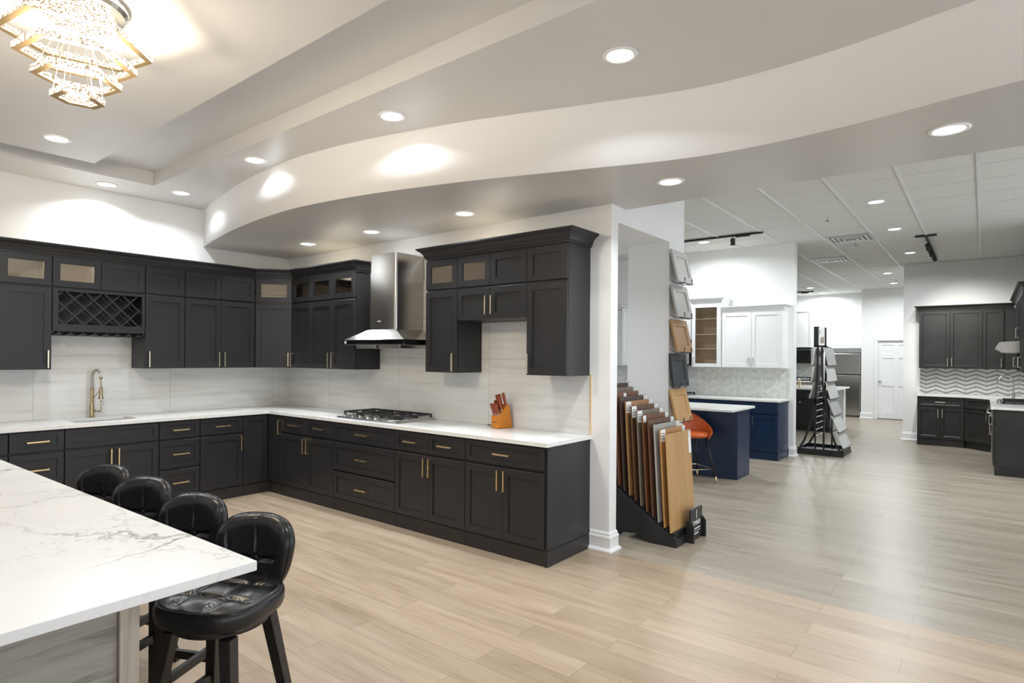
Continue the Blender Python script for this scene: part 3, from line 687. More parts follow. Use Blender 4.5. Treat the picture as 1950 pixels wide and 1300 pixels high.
# crown mouldings
CP = [(0, 0), (0.008, 0), (0.008, 0.012), (0.014, 0.014), (0.017, 0.026), (0.024, 0.042), (0.038, 0.058), (0.052, 0.066), (0.055, 0.072), (0.062, 0.074), (0.062, 0.084), (0, 0.084)]
def crown(label, path, z, mat, side=1, s=1.15):
    bm = B(); sweep(bm, path, [(o_*s, z+q*s) for o_, q in CP], side); o = obj('crown_moulding', bm, mat); tag(o, label, 'moulding', 'crown mouldings on the cabinets'); return o
crown('long dark crown moulding turning the corner above the wall cabinets', [(-3.37, -0.335), (-0.638, -0.335), (-0.335, -0.638), (-0.335, -1.806), (-0.003, -1.806)], Z1-0.010, 'charcoal_paint', s=1.3)
crown('dark crown moulding on the cabinet block right of the hood', [(-0.003, -2.848), (-0.335, -2.848), (-0.335, -4.394), (-0.003, -4.394)], Z1+0.002, 'charcoal_paint', s=1.25)

# base run A
TZ = 0.118; ZB = 0.884
def dr3(w): return [('drawer', 0, w, 0.128, 0.392, ('h',)), ('drawer', 0, w, 0.408, 0.684, ('h',)), ('drawer', 0, w, 0.702, 0.872, ('h',))]
def baseA(x0, x1, fronts, label): return cabinet(label, 'cabinet', BG, (x0, -0.61, 0), 0, x1-x0, 0, ZB, 0.608, fronts, toe=TZ)
baseA(-3.362, -2.974, dr3(0.388), 'dark drawer base cabinet cut by the left edge of the frame')
baseA(-2.97, -2.58, dr3(0.39), 'dark three-drawer base cabinet left of the sink cabinet')
def sink_skip(bm, w, zb, z1, d): box(bm, 0, w, 0, d, zb, 0.60); box(bm, 0, w, 0, 0.02, 0.60, z1); box(bm, 0, 0.018, 0.02, d, 0.6, z1); box(bm, w-0.018, w, 0.02, d, 0.6, z1)
cabinet('dark wide sink base cabinet below the faucet', 'cabinet', BG, (-2.576, -0.61, 0), 0, 0.780, 0, ZB, 0.608, [('drawer', 0, 0.78, 0.702, 0.872), ('door', 0, 0.388, 0.128, 0.684, ('v', 'r', 0.585)), ('door', 0.388, 0.78, 0.128, 0.684, ('v', 'l', 0.585))], toe=TZ, solid_skip=sink_skip)
baseA(-1.792, -1.398, dr3(0.394), 'dark three-drawer base cabinet right of the sink, behind the stools')
baseA(-1.394, -0.932, [('drawer', 0, 0.462, 0.702, 0.872, ('h',)), ('door', 0, 0.462, 0.128, 0.684, ('v', 'r', 0.585))], 'dark base cabinet with one drawer and one door left of the inner corner')
# corner base
t = thing('base_cabinet', 'dark inner-corner base cabinet with two tall doors meeting at right angles', 'cabinet', (-0.928, -0.61, 0), 0, BG)
bm = B(); prism(bm, [(0, 0), (0.318, 0), (0.318, -0.294), (0.926, -0.294), (0.926, 0.608), (0, 0.608)], TZ, ZB); obj('carcass', bm, 'charcoal_paint', t)
bm = B(); prism(bm, [(0, -0.004), (0.314, -0.004), (0.314, -0.294), (0.926, -0.294), (0.926, 0.608), (0, 0.608)], 0, TZ-0.002); obj('toe_kick', bm, 'toe_kick_paint', t)
bm = B(); shaker(bm, 0.290, 0.744); fo = obj('door', bm, 'charcoal_paint', t); fo.location = (0.001, -0.022, 0.128)
bm = B(); shaker(bm, 0.266, 0.744, stile=0.05); fo = obj('door', bm, 'charcoal_paint', t); fo.location = (0.296, -0.026, 0.128); fo.rotation_euler = (0, 0, -PI/2); bar_handle(fo, 0.236, 0.62, 0.16, True, 'brass')
def baseB(y0, y1, fronts, label): return cabinet(label, 'cabinet', BG, (-0.61, y0, 0), -PI/2, y0-y1, 0, ZB, 0.608, fronts, toe=TZ)
def dd(w, split=True, one=False):
    fr = [('drawer', 0, w, 0.702, 0.872, ('h',))] if one else [('drawer', 0, w/2, 0.702, 0.872, ('h',)), ('drawer', w/2, w, 0.702, 0.872, ('h',))]
    return fr + [('door', 0, w/2, 0.128, 0.684, ('v', 'r', 0.585)), ('door', w/2, w, 0.128, 0.684, ('v', 'l', 0.585))]
baseB(-0.906, -1.838, dd(0.932), 'dark base cabinet with two small drawers left of the cooktop cabinet')
baseB(-1.842, -2.752, dr3(0.91), 'dark base cabinet with three wide drawers below the gas cooktop')
baseB(-2.756, -3.602, dd(0.846), 'dark base cabinet with two small drawers right of the cooktop cabinet')
baseB(-3.606, -4.382, dd(0.776, one=True), 'dark base cabinet with one wide drawer at the right end of the run')
bm = B(); box(bm, -0.612, -0.001, -4.402, -4.3825, TZ, ZB); box(bm, -0.62, -0.001, -4.408, -4.3825, 0, TZ-0.002)
tag(obj('end_panel', bm, 'charcoal_paint', None, 0.001), 'plain dark end panel closing the base cabinets beside the white wall end', 'panel')

# L-shaped worktop with sink cut-out
bm = B(); zt, zb_ = 0.914, 0.884; sx0, sx1, sy0, sy1 = -2.46, -1.92, -0.47, -0.12
box(bm, -3.40, sx0, -0.648, -0.001, zb_, zt); box(bm, sx1, -0.648, -0.648, -0.001, zb_, zt); box(bm, sx0, sx1, -0.648, sy0, zb_, zt); box(bm, sx0, sx1, sy1, -0.001, zb_, zt)
box(bm, -0.648, -0.001, -4.418, -0.001, zb_, zt)
bmesh.ops.remove_doubles(bm, verts=bm.verts, dist=0.0001)
tag(obj('countertop', bm, 'counter_quartz'), 'pale veined quartz L-shaped worktop on the dark cabinets', 'worktop')
t = thing('sink', 'stainless undermount sink set in the worktop below the faucet', 'sink', (-2.19, -0.295, 0.884))
bm = B(); hx, hy, dz = 0.275, 0.18, -0.2
box(bm, -hx, hx, -hy, -hy+0.004, dz, -0.001); box(bm, -hx, hx, hy-0.004, hy, dz, -0.001); box(bm, -hx, -hx+0.004, -hy, hy, dz, -0.001); box(bm, hx-0.004, hx, -hy, hy, dz, -0.001); box(bm, -hx, hx, -hy, hy, dz-0.004, dz)
obj('basin', bm, 'steel_smooth', t)
bm = B(); lathe(bm, [(0.045, dz), (0.045, dz+0.004), (0.03, dz+0.002), (0, dz+0.001)], seg=20); obj('drain', bm, 'nickel', t)
# backsplash slabs
bm = B(); box(bm, -3.40, -0.012, -0.012, -0.0005, 0.9145, Z0-0.001)
tag(obj('backsplash', bm, 'slab_tile_a'), 'pale streaked slab backsplash behind the sink and faucet', 'backsplash')
bm = B(); box(bm, -0.012, -0.0005, -4.402, -0.012, 0.9145, Z0-0.001)
tag(obj('backsplash', bm, 'slab_tile_b'), 'pale streaked slab backsplash behind the cooktop and knife block', 'backsplash')
bm = B(); box(bm, -2.602, -1.824, -0.012, -0.0005, Z0, 1.712); tag(obj('backsplash', bm, 'slab_tile_a'), 'upper slab backsplash piece in the bay under the wine rack', 'backsplash')
bm = B(); box(bm, -0.012, -0.0005, -2.849, -1.807, Z0, 2.3); tag(obj('backsplash', bm, 'slab_tile_b'), 'tall slab backsplash piece directly behind the range hood', 'backsplash')
bm = B(); box(bm, -0.012, -0.0005, -4.006, -3.25, Z0, 1.858); tag(obj('backsplash', bm, 'slab_tile_b'), 'upper slab backsplash piece in the open bay above the knife block', 'backsplash')
bm = B(); box(bm, -0.016, -0.0005, -4.409, -4.403, 0.9145, 1.405)
tag(obj('edge_trim', bm, 'brass'), 'thin brass edge strip at the right end of the backsplash', 'trim strip')

# ---------------------------------------------------------------- faucet
t = thing('faucet', 'champagne spring-neck pull-down faucet behind the sink', 'faucet', (-2.20, -0.07, 0.9145))
bm = B(); lathe(bm, [(0.026, 0), (0.026, 0.005), (0.021, 0.008), (0.021, 0.105), (0.018, 0.112), (0.0145, 0.12), (0.0145, 0.27), (0.016, 0.272), (0.016, 0.285), (0.0, 0.286)], seg=20); obj('body', bm, 'antique_brass', t, smooth='auto')
ux, uy = 0.62, -0.55    # the neck reaches out over the basin
def fp(s, z): return (ux*s, uy*s, z)
arc = [fp(0, 0.28+0.02*k) for k in range(6)] + [fp(0.05-0.05*math.cos(a), 0.385+0.085*math.sin(a)) for a in [PI*k/14 for k in range(1, 12)]]
bm = B(); tube(bm, arc, 0.006, 8); obj('hose', bm, 'steel_smooth', t, smooth=True)
def along(pts, n):
    P = [Vector(p) for p in pts]; L = [0]
    for a_, b2 in zip(P, P[1:]): L.append(L[-1]+(b2-a_).length)
    out = []; j = 0
    for i in range(n):
        s = L[-1]*i/(n-1)
        while j < len(P)-2 and L[j+1] < s: j += 1
        f_ = (s-L[j])/(L[j+1]-L[j]); out.append((P[j].lerp(P[j+1], f_), (P[j+1]-P[j]).normalized()))
    return out
hel = []
for i, (p, d_) in enumerate(along(arc, 340)):
    n1 = Vector((-uy, ux, 0)).normalized(); n2 = d_.cross(n1); a_ = 2*PI*i/20
    hel.append(p+(n1*math.cos(a_)+n2*math.sin(a_))*0.0125)
bm = B(); tube(bm, hel, 0.0026, 6); obj('spring', bm, 'antique_brass', t, smooth=True)
hx_, hz_ = arc[-1][0], arc[-1][2]
bm = B(); c0 = fp(0.098, 0)
lathe(bm, [(0.0, 0.405), (0.013, 0.40), (0.016, 0.39), (0.013, 0.378), (0.005, 0.374), (0.005, 0.30), (0.014, 0.298), (0.016, 0.285), (0.016, 0.22), (0.018, 0.20), (0.026, 0.19), (0.026, 0.184), (0, 0.183)], (c0[0], c0[1], 0), 18); obj('spray_head', bm, 'antique_brass', t, smooth='auto')
bm = B(); beam(bm, fp(0.012, 0.19), fp(0.09, 0.265), 0.006, 0.006); tube(bm, [fp(0.015, 0.065), fp(0.075, 0.065)], 0.011, 12); tube(bm, [fp(0.075, 0.055), fp(0.092, 0.055), fp(0.098, 0.075), fp(0.10, 0.165)], 0.005, 8); obj('lever_handle', bm, 'antique_brass', t, smooth=True)

# ---------------------------------------------------------------- range hood
t = thing('range_hood', 'stainless chimney range hood with black glass rim above the cooktop', 'range hood', (-0.0125, -2.262, 1.6))
X0 = -0.49; yh = 0.455
def hb(bm, x0, x1, y0, y1, z0, z1): box(bm, x0, x1, y0, y1, z0-1.6, z1-1.6)
bm = B(); hb(bm, X0, 0, -yh, yh, 1.655, 1.70); obj('rim', bm, 'black_glass', t, 0.002)
bm = B(); hb(bm, X0+0.006, 0, -yh+0.006, yh-0.006, 1.648, 1.6545); obj('rim_trim', bm, 'steel_smooth', t)
bm = B(); lo_ = [(X0+0.004, -yh+0.004), (0, -yh+0.004), (0, yh-0.004), (X0+0.004, yh-0.004)]; hi_ = [(-0.375, -0.215), (0, -0.215), (0, 0.195), (-0.375, 0.195)]
A = [bm.verts.new((*p, 0.1005)) for p in lo_]; C2 = [bm.verts.new((*p, 0.203)) for p in hi_]
bm.faces.new(A[::-1]); bm.faces.new(C2)
for i in range(4): bm.faces.new((A[i], A[(i+1) % 4], C2[(i+1) % 4], C2[i]))
obj('canopy', bm, 'steel', t)
bm = B()
def chim(bm, xa, ya, yb, z0, z1, r=0.03):
    p = [(0, ya), (xa+r, ya)] + [(xa+r-r*math.sin(q), ya+r-r*math.cos(q)) for q in [PI/2*k/5 for k in range(1, 6)]] + [(xa+r-r*math.cos(q), yb-r+r*math.sin(q)) for q in [PI/2*k/5 for k in range(0, 6)]] + [(0, yb)]
    prism(bm, p, z0-1.6, z1-1.6)
chim(bm, -0.372, -0.212, 0.192, 1.8035, 2.372); obj('chimney', bm, 'steel', t, smooth='auto')
bm = B(); chim(bm, -0.368, -0.208, 0.188, 2.3725, 2.55); obj('chimney_cover', bm, 'steel', t, smooth='auto')
bm = B(); hb(bm, -0.42, -0.07, -0.33, -0.02, 1.615, 1.648); hb(bm, -0.42, -0.07, 0.02, 0.33, 1.615, 1.648); obj('filter', bm, 'steel_smooth', t, 0.002)
bm = B(); hb(bm, -0.40, -0.09, -0.018, 0.018, 1.617, 1.648); obj('filter_divider', bm, 'black_metal', t)
bm = B(); hb(bm, X0-0.002, X0, 0.395, 0.425, 1.664, 1.69); obj('sticker', bm, 'label_paper', t)
text('maker_mark', 'KOBE', 0.020, 'white_ink', t, (-0.3735, 0.03, 0.285), (PI/2, 0, -PI/2))

# ---------------------------------------------------------------- gas cooktop
t = thing('gas_cooktop', 'stainless five-burner gas cooktop with black grates on the worktop', 'cooktop', (-0.30, -2.225, 0.9145))
bm = B(); A = [bm.verts.new((x, y, 0)) for x, y in ((-0.25, -0.455), (0.25, -0.455), (0.25, 0.455), (-0.25, 0.455))]; C2 = [bm.verts.new((x, y, 0.014)) for x, y in ((-0.235, -0.44), (0.235, -0.44), (0.235, 0.44), (-0.235, 0.44))]
bm.faces.new(A[::-1]); bm.faces.new(C2)
for i in range(4): bm.faces.new((A[i], A[(i+1) % 4], C2[(i+1) % 4], C2[i]))
box(bm, -0.165, 0.228, -0.43, 0.43, 0.014, 0.026)
obj('cooktop_plate', bm, 'steel_smooth', t, 0.002)
for cx_, cy_, r_ in ((-0.08, -0.29, 0.042), (0.13, -0.29, 0.032), (-0.08, 0.29, 0.032), (0.13, 0.29, 0.042), (0.025, 0.0, 0.055)):
    bm = B(); lathe(bm, [(r_*1.3, 0.026), (r_*1.25, 0.032), (r_, 0.034), (r_, 0.042), (r_*0.75, 0.045), (0, 0.046)], (cx_, cy_, 0), 20); obj('burner', bm, 'cast_iron', t, smooth='auto')
for k in range(3):
    y0 = -0.428+k*0.287; y1 = y0+0.281; bm = B(); zg = 0.056
    def gbar(a_, b2, hgt=0.012): beam(bm, (*a_, zg), (*b2, zg), 0.011, hgt)
    xa, xb = -0.162, 0.226
    gbar((xa, y0), (xb, y0), 0.016); gbar((xa, y1), (xb, y1), 0.016); gbar((xa, y0), (xa, y1), 0.016); gbar((xb, y0), (xb, y1), 0.016); gbar(((xa+xb)/2, y0), ((xa+xb)/2, y1))
    ym = (y0+y1)/2; gbar((xa, ym), (-0.11, ym)); gbar((-0.05, ym), (0.09, ym)); gbar((0.15, ym), (xb, ym))
    for yy in (y0+0.07, y1-0.07): gbar((xa, yy), (-0.08, yy)); gbar((xb, yy), (0.13, yy)); gbar((0.0, yy), (0.06, yy))
    for cx_ in (xa, xb):
        for cy_ in (y0, y1): box(bm, cx_-0.008, cx_+0.008, cy_-0.008, cy_+0.008, 0.026, zg+0.006)
    obj('grate', bm, 'cast_iron', t, 0.0015)
for k in range(5):
    bm = B(); c0 = (-0.2, 0.37-k*0.118, 0)
    lathe(bm, [(0.021, 0.012), (0.021, 0.018), (0.017, 0.02), (0.016, 0.03), (0.0, 0.031)], c0, 18); beam(bm, (c0[0]-0.018, c0[1]-0.004, 0.036), (c0[0]+0.018, c0[1]+0.004, 0.036), 0.014, 0.014)
    obj('knob', bm, 'nickel', t, 0.001, smooth='auto')
bm = B(); box(bm, -0.225, -0.175, -0.36, -0.29, 0.0155, 0.0165); obj('sticker', bm, 'label_paper', t)

# ---------------------------------------------------------------- knife block and knives
KA = math.radians(14)
t = thing('knife_block', 'orange wooden knife block on the worktop right of the cooktop', 'knife block', (-0.125, -3.565, 0.9145), -PI/2-KA)
# local: x along the front face, y into the block, z up
bm = B(); wd = 0.096
prism(bm, [(-0.06, 0.003), (-0.06, 0.105), (0.0, 0.150), (0.045, 0.205), (0.062, 0.207), (0.075, 0.155), (0.105, 0.003)], -wd/2, wd/2, 'x')
obj('block', bm, 'orange_wood', t, 0.002)
bm = B()
for sx in (-0.038, 0.038):
    for sy in (-0.05, 0.09): lathe(bm, [(0.006, 0), (0.006, 0.003)], (sx, sy, 0), 10)
obj('foot', bm, 'ink', t)
text('maker_mark', 'McCook', 0.019, 'ink', t, (0.0, -0.0608, 0.055), (PI/2, 0, 0), 0.0003)
kb = t.matrix_basis = Matrix.Translation((-0.125, -3.565, 0.9145)) @ Matrix.Rotation(-PI/2-KA, 4, 'Z')
KM = kb.copy()
def knife(label, x, y, z, L, lean, wdt, th, group):
    bm = B(); d_ = Vector((0, -math.sin(lean), math.cos(lean))); up_ = Vector((1, 0, 0)); s_ = d_.cross(up_)
    c0 = Vector((0, 0, 0))
    # slightly swelling riveted handle
    rings = []
    for q, sw in ((0.0, 0.85), (0.25, 0.8), (0.6, 1.0), (0.9, 1.05), (1.0, 0.75)):
        p = c0+d_*L*q; rings.append([bm.verts.new(p+up_*(i*th/2)+s_*(j*wdt/2*sw)) for i, j in ((-1, -1), (1, -1), (1, 1), (-1, 1))])
    for A_, B_ in zip(rings, rings[1:]):
        for k in range(4): bm.faces.new((A_[k], A_[(k+1) % 4], B_[(k+1) % 4], B_[k]))
    bm.faces.new(rings[0][::-1]); bm.faces.new(rings[-1])
    tt = thing('knife', label, 'knife', (0, 0, 0), 0, group); tt.matrix_basis = KM @ Matrix.Translation((x, y, z))
    obj('handle', bm, 'red_wood', tt, 0.0015)
    bm = B(); obox(bm, c0-d_*0.008, up_, s_, d_, th*0.3, wdt*0.42, 0.008); obj('bolster', bm, 'steel_smooth', tt)
    bm = B()
    for q in (0.2, 0.5, 0.8): obox(bm, c0+d_*L*q, up_, s_, d_, th/2+0.0008, 0.002, 0.002)
    obj('rivet', bm, 'brass', tt)
for k in range(6):
    knife('small steak knife with riveted red-brown handle in the lower row of the knife block', -0.037+k*0.0148, -0.045, 0.130, 0.092, math.radians(20), 0.019, 0.0105, 'steak knives in the block')
for lb, x, y, z, L, wdt in (('kitchen knife in the block, left of the middle row just above the steak knives', -0.03, -0.01, 0.152, 0.085, 0.018), ('kitchen knife in the block, right of the middle row beside the block corner', 0.026, -0.008, 0.166, 0.105, 0.022),
                            ('tallest kitchen knife in the block, at the left of the back row', -0.03, 0.016, 0.178, 0.105, 0.024), ('kitchen knife in the block, centre of the back row', 0.0, 0.018, 0.18, 0.11, 0.024),
                            ('kitchen knife in the block, farthest right and upright', 0.034, 0.035, 0.203, 0.10, 0.02), ('kitchen scissors handle at the centre of the middle row in the block', -0.002, -0.006, 0.155, 0.07, 0.016)):
    knife(lb, x, y, z, L*1.12, math.radians(16), wdt*1.15, 0.017, 'large knives in the block')
bm = B(); beam(bm, (-0.028, -3.34, 0.918), (-0.026, -3.50, 0.918), 0.006, 0.006)
tag(obj('marker_pen', bm, 'ink', None, 0.001), 'slim black pen lying on the worktop left of the knife block', 'pen')

# ---------------------------------------------------------------- island and stools
t = thing('kitchen_island', 'large island with veined white quartz top and grey wood-grain base, bottom left', 'kitchen island', (-3.316, -5.151, 0), math.radians(1.25))
bm = B(); box(bm, -2.2, 0, 0, 3.35, 0.884, 0.914); obj('countertop', bm, 'island_quartz', t, 0.0025)
bm = B(); box(bm, -2.12, -0.375, 0.034, 3.3, 0.0, 0.8835); obj('base', bm, 'island_wood', t)
bm = B(); box(bm, -0.373, -0.325, 0.022, 0.075, 0.0, 0.8835); obj('corner_post', bm, 'island_post', t, 0.002)
bm = B(); box(bm, -0.373, -0.345, 0.0755, 3.3, 0.0, 0.8835); obj('back_panel', bm, 'island_wood', t)

def make_stool():
    t = thing('bar_stool', 'x', 'bar stool', (0, 0, 0), 0, 'black tufted stools along the island')
    # local: +y = backrest side, seat centre at the origin
    HS = 0.605   # underside of the cushion
    def sup(a, r, n=2.8, fy=1.0):
        c_, s_ = math.cos(a), math.sin(a); k = (abs(c_)**n+abs(s_)**n)**(-1/n); return r*k*c_, r*k*s_*fy
    bm = B(); R_ = 0.20; NR, NA = 26, 72; rings = []
    def top(x, y):
        q = (abs(x/R_)**2.8+abs(y/R_)**2.8)**(1/2.8); z = HS+0.072+0.016*(1-min(1, q)**3)
        g = 0
        for c0 in (-0.068, 0.068):
            g = max(g, math.exp(-((x-c0)/0.008)**2), math.exp(-((y-c0)/0.008)**2))
        fade = 1-min(1, max(0, (q-0.72)/0.2)); px = math.cos(PI*x/0.136); py = math.cos(PI*y/0.136)
        return z-0.013*g*fade+0.006*abs(px*py)*fade
    for i in range(NR+1):
        q = i/NR
        rings.append([bm.verts.new((*sup(2*PI*k/NA, R_*0.93*q), top(*sup(2*PI*k/NA, R_*0.93*q)))) for k in range(NA)] if i else [bm.verts.new((0, 0, top(0, 0)))])
    for k in range(NA): bm.faces.new((rings[0][0], rings[1][k], rings[1][(k+1) % NA]))
    side = [(0.965, 0.0685), (0.99, 0.062), (1.005, 0.048), (1.0, 0.025), (0.975, 0.008), (0.93, 0.0)]
    for rr_, zz_ in side: rings.append([bm.verts.new((*sup(2*PI*k/NA, R_*rr_), HS+zz_)) for k in range(NA)])
    for A_, B_ in zip(rings[1:], rings[2:]):
        for k in range(NA): bm.faces.new((A_[k], A_[(k+1) % NA], B_[(k+1) % NA], B_[k]))
    bm.faces.new(rings[-1][::-1])
    obj('seat', bm, 'black_leather', t, smooth=True)
    bm = B(); tube(bm, [(*sup(2*PI*k/NA, R_*0.955), HS+0.0715) for k in range(NA)], 0.0036, 6, True); obj('piping', bm, 'black_leather', t, smooth=True)
    bm = B()
    for c0 in (-0.068, 0.068):
        for ax in (0, 1):
            pl = [(c0, q*0.168/12, 0) if ax else (q*0.168/12, c0, 0) for q in range(-12, 13)]
            tube(bm, [(p[0], p[1], top(p[0], p[1])+0.0008) for p in pl], 0.0011, 4)
    obj('stitching', bm, 'grey_paint', t, smooth=True)
    # curved padded back: a superelliptic shell wrapped round the seat
    ZL, ZH = 0.60, 0.905
    def bp(X, Y, off):
        q = (Y+1)/2; z = ZL+(ZH-ZL)*q
        a = math.radians(32+11*min(1, q*1.5)**0.8)*X; R0 = 0.205+0.030*q+0.012*math.sin(PI*q)+off
        return R0*math.sin(a)*1.02, R0*math.cos(a)*0.98-0.005+0.02*q, z
    def sq(p, q_, n=3.0):
        r = math.hypot(p, q_)
        if r < 1e-6: return 0, 0
        c_, s_ = p/r, q_/r; k = (abs(c_)**n+abs(s_)**n)**(-1/n); return r*k*c_, r*k*s_
    def inner(X, Y):
        g = math.exp(-(X/0.03)**2)*(0.009 if Y > -0.15 else 0) + math.exp(-((Y+0.12-0.10*abs(X))/0.05)**2)*(0.012 if abs(X) < 0.72 else 0) + math.exp(-((abs(X)-0.76)/0.035)**2)*0.007
        return g
    bm = B(); NR2, NA2 = 22, 84
    for sg_, T in ((-1, 0.036), (1, 0.040)):
        rg = []
        for i in range(NR2+1):
            r = math.sin(PI/2*i/NR2); row = []
            for k in range(NA2 if i else 1):
                X, Y = sq(r*math.cos(2*PI*k/NA2), r*math.sin(2*PI*k/NA2)); pad = max(0, 1-r**9)**0.5
                row.append(bm.verts.new(bp(X, Y, sg_*(T*pad)+(inner(X, Y)*pad if sg_ < 0 else 0))))
            rg.append(row)
        for k in range(NA2): bm.faces.new((rg[0][0], rg[1][k], rg[1][(k+1) % NA2]))
        for A_, B_ in zip(rg[1:], rg[2:]):
            for k in range(NA2): bm.faces.new((A_[k], A_[(k+1) % NA2], B_[(k+1) % NA2], B_[k]))
    bmesh.ops.remove_doubles(bm, verts=bm.verts, dist=0.0003)
    obj('backrest', bm, 'black_leather', t, smooth=True)
    bm = B(); lathe(bm, [(0.0, -0.006), (0.011, -0.004), (0.013, 0.0), (0.011, 0.005)], (0, bp(0, -0.12, -0.024)[1], bp(0, -0.12, 0)[2]), 14, 'y'); obj('button', bm, 'black_leather', t, smooth=True)
    bm = B(); ed = [bp(*sq(math.cos(2*PI*k/80), math.sin(2*PI*k/80)), 0.004) for k in range(80)]
    tube(bm, ed, 0.0035, 6, True); obj('back_piping', bm, 'black_leather', t, smooth=True)
    for s in (-1, 1):
        bm = B()
        for k in range(7): lathe(bm, [(0.0, -0.003), (0.004, -0.002), (0.005, 0.001)], bp(s*0.88, -0.75+k*0.14, -0.022), 8, 'y')
        obj('nail_trim', bm, 'black_metal', t, smooth=True)
    bm = B(); lathe(bm, [(0.16, HS-0.03), (0.165, HS-0.028), (0.165, HS-0.002), (0.16, HS)], seg=36); lathe(bm, [(0.09, HS-0.055), (0.10, HS-0.03)], seg=30); obj('apron', bm, 'stool_wood', t, smooth='auto')
    legs = []
    for sx in (-1, 1):
        for sy in (-1, 1):
            bm = B(); a_ = (sx*0.115, sy*0.115, HS-0.03); b2 = (sx*0.20, sy*0.20, 0.0); taper(bm, b2, a_, 0.036, 0.046); obj('leg', bm, 'stool_wood', t, 0.003)
    def lp(sx, sy, z): f_ = (HS-0.03-z)/(HS-0.03); return (sx*(0.115+0.085*f_), sy*(0.115+0.085*f_), z)
    for (a_, b2, z) in (((-1, -1), (1, -1), 0.20), ((-1, 1), (1, 1), 0.20), ((-1, -1), (-1, 1), 0.27), ((1, -1), (1, 1), 0.27)):
        bm = B(); beam(bm, lp(*a_, z), lp(*b2, z), 0.022, 0.036, (0, 0, 1)); obj('stretcher', bm, 'stool_wood', t, 0.002)
    return t
st0 = make_stool()
st0['label'] = 'nearest black tufted leather bar stool, whole seat and legs visible beside the island corner'
st0.location = (-3.21, -4.72, 0); st0.rotation_euler = (0, 0, -PI/2+math.radians(26))
for x, y, r, lb in ((-3.215, -4.20, 27, 'second nearest black leather bar stool, mostly hidden behind the island top'), (-3.215, -3.64, 28, 'third black leather bar stool from the island corner, behind the island top'), (-3.215, -3.10, 29, 'farthest black leather bar stool, only its rounded back showing over the island')):
    dup(st0, (x, y, 0), -PI/2+math.radians(r), lb)

# ---------------------------------------------------------------- chandelier
CH = (-3.365, -3.665)
t = thing('chandelier', 'tiered crystal chandelier of stacked lit hexagon rings on thin wires', 'chandelier', (CH[0], CH[1], ZP))
bm = B(); lathe(bm, [(0.195, 0.0), (0.195, -0.03), (0.18, -0.045), (0.0, -0.045)], seg=32); obj('canopy', bm, 'steel_smooth', t)
for v in t.children[0].data.vertices: v.co.x *= 1.0
bm = B(); lathe(bm, [(0.15, -0.046), (0.15, -0.085), (0.12, -0.085), (0.12, -0.046)], seg=6); obj('canopy_crystal', bm, 'crystal_glow', t)
HEX = [(-0.235, 0.11), (-0.205, -0.115), (0.005, -0.205), (0.215, -0.05), (0.195, 0.12), (-0.05, 0.20)]
HEX = [(-0.225, 0.10), (-0.185, -0.13), (0.03, -0.205), (0.225, -0.04), (0.185, 0.135), (-0.05, 0.20)]
def ring(z, s, wd=0.026, h=0.028):
    n = 6; out = [Vector((x*s, y*s)) for x, y in HEX]; inn = []
    for i in range(n):
        p0, p1, p2 = out[i-1], out[i], out[(i+1) % n]; d1 = (p1-p0).normalized(); d2 = (p2-p1).normalized(); n1 = Vector((-d1.y, d1.x)); n2 = Vector((-d2.y, d2.x)); o_ = (n1+n2)/(1+n1.dot(n2))
        inn.append(p1+o_*wd)
    root = None
    bm = B()
    for ring_, flip in ((out, 0), (inn, 1)):
        for i in range(n):
            a_, b2 = ring_[i], ring_[(i+1) % n]; L = (b2-a_).length; k = max(2, int(L/0.02)); nn = Vector((-(b2-a_).y, (b2-a_).x)).normalized()*(-1 if flip else 1)
            for j in range(k):   # faceted crystal bricks
                p = a_.lerp(b2, (j+0.5)/k); dd_ = (b2-a_).normalized()
                obox(bm, (p.x+nn.x*0.004, p.y+nn.y*0.004, z), (dd_.x, dd_.y, 0), (nn.x, nn.y, 0), (0, 0, 1), L/k*0.47, 0.004+0.002*((j % 2)), h/2)
    root = obj('crystal_ring', bm, 'crystal_glow', t)
    bm = B(); A_ = [bm.verts.new((p.x, p.y, z-h/2-0.001)) for p in out]; B_ = [bm.verts.new((p.x, p.y, z-h/2-0.001)) for p in inn]
    A2 = [bm.verts.new((p.x, p.y, z-h/2+0.004)) for p in out]; B2 = [bm.verts.new((p.x, p.y, z-h/2+0.004)) for p in inn]
    for i in range(n):
        j = (i+1) % n; bm.faces.new((A_[i], A_[j], B_[j], B_[i])); bm.faces.new((A2[i], A2[j], B2[j], B2[i])); bm.faces.new((A_[i], A_[j], A2[j], A2[i])); bm.faces.new((B_[i], B_[j], B2[j], B2[i]))
    obj('ring_frame', bm, 'gold_metal', root)
    return out
tiers = [(-0.17, 1.30), (-0.255, 1.02), (-0.345, 0.75), (-0.435, 0.45)]
for z, s in tiers:
    out = ring(z, s)
    bm = B()
    for i in range(6):
        p = out[i]*0.9; q = out[i]*0.25/s
        tube(bm, [(p.x, p.y, z+0.02), (q.x*0.5, q.y*0.5, -0.045)], 0.0008, 4)
    obj('cable', bm, 'steel_smooth', t)
bm = B(); lathe(bm, [(0.0, -0.452), (0.05, -0.45), (0.052, -0.42), (0.0, -0.418)], seg=12); obj('crystal_disc', bm, 'crystal_glow', t)
for zz in (-0.30, -0.40):
    l = bpy.data.lights.new('lamp', 'POINT'); l.energy = CHAND_W; l.color = (1, 0.83, 0.62); l.shadow_soft_size = 0.10
    lo_ = bpy.data.objects.new('lamp', l); COL.objects.link(lo_); lo_.parent = t; lo_.location = (0, 0, zz)

# ---------------------------------------------------------------- flooring sample rack
t = thing('sample_rack', 'black stepped floor rack holding flooring sample boards between wall and pier', 'display rack', (0.69, -4.95, 0))
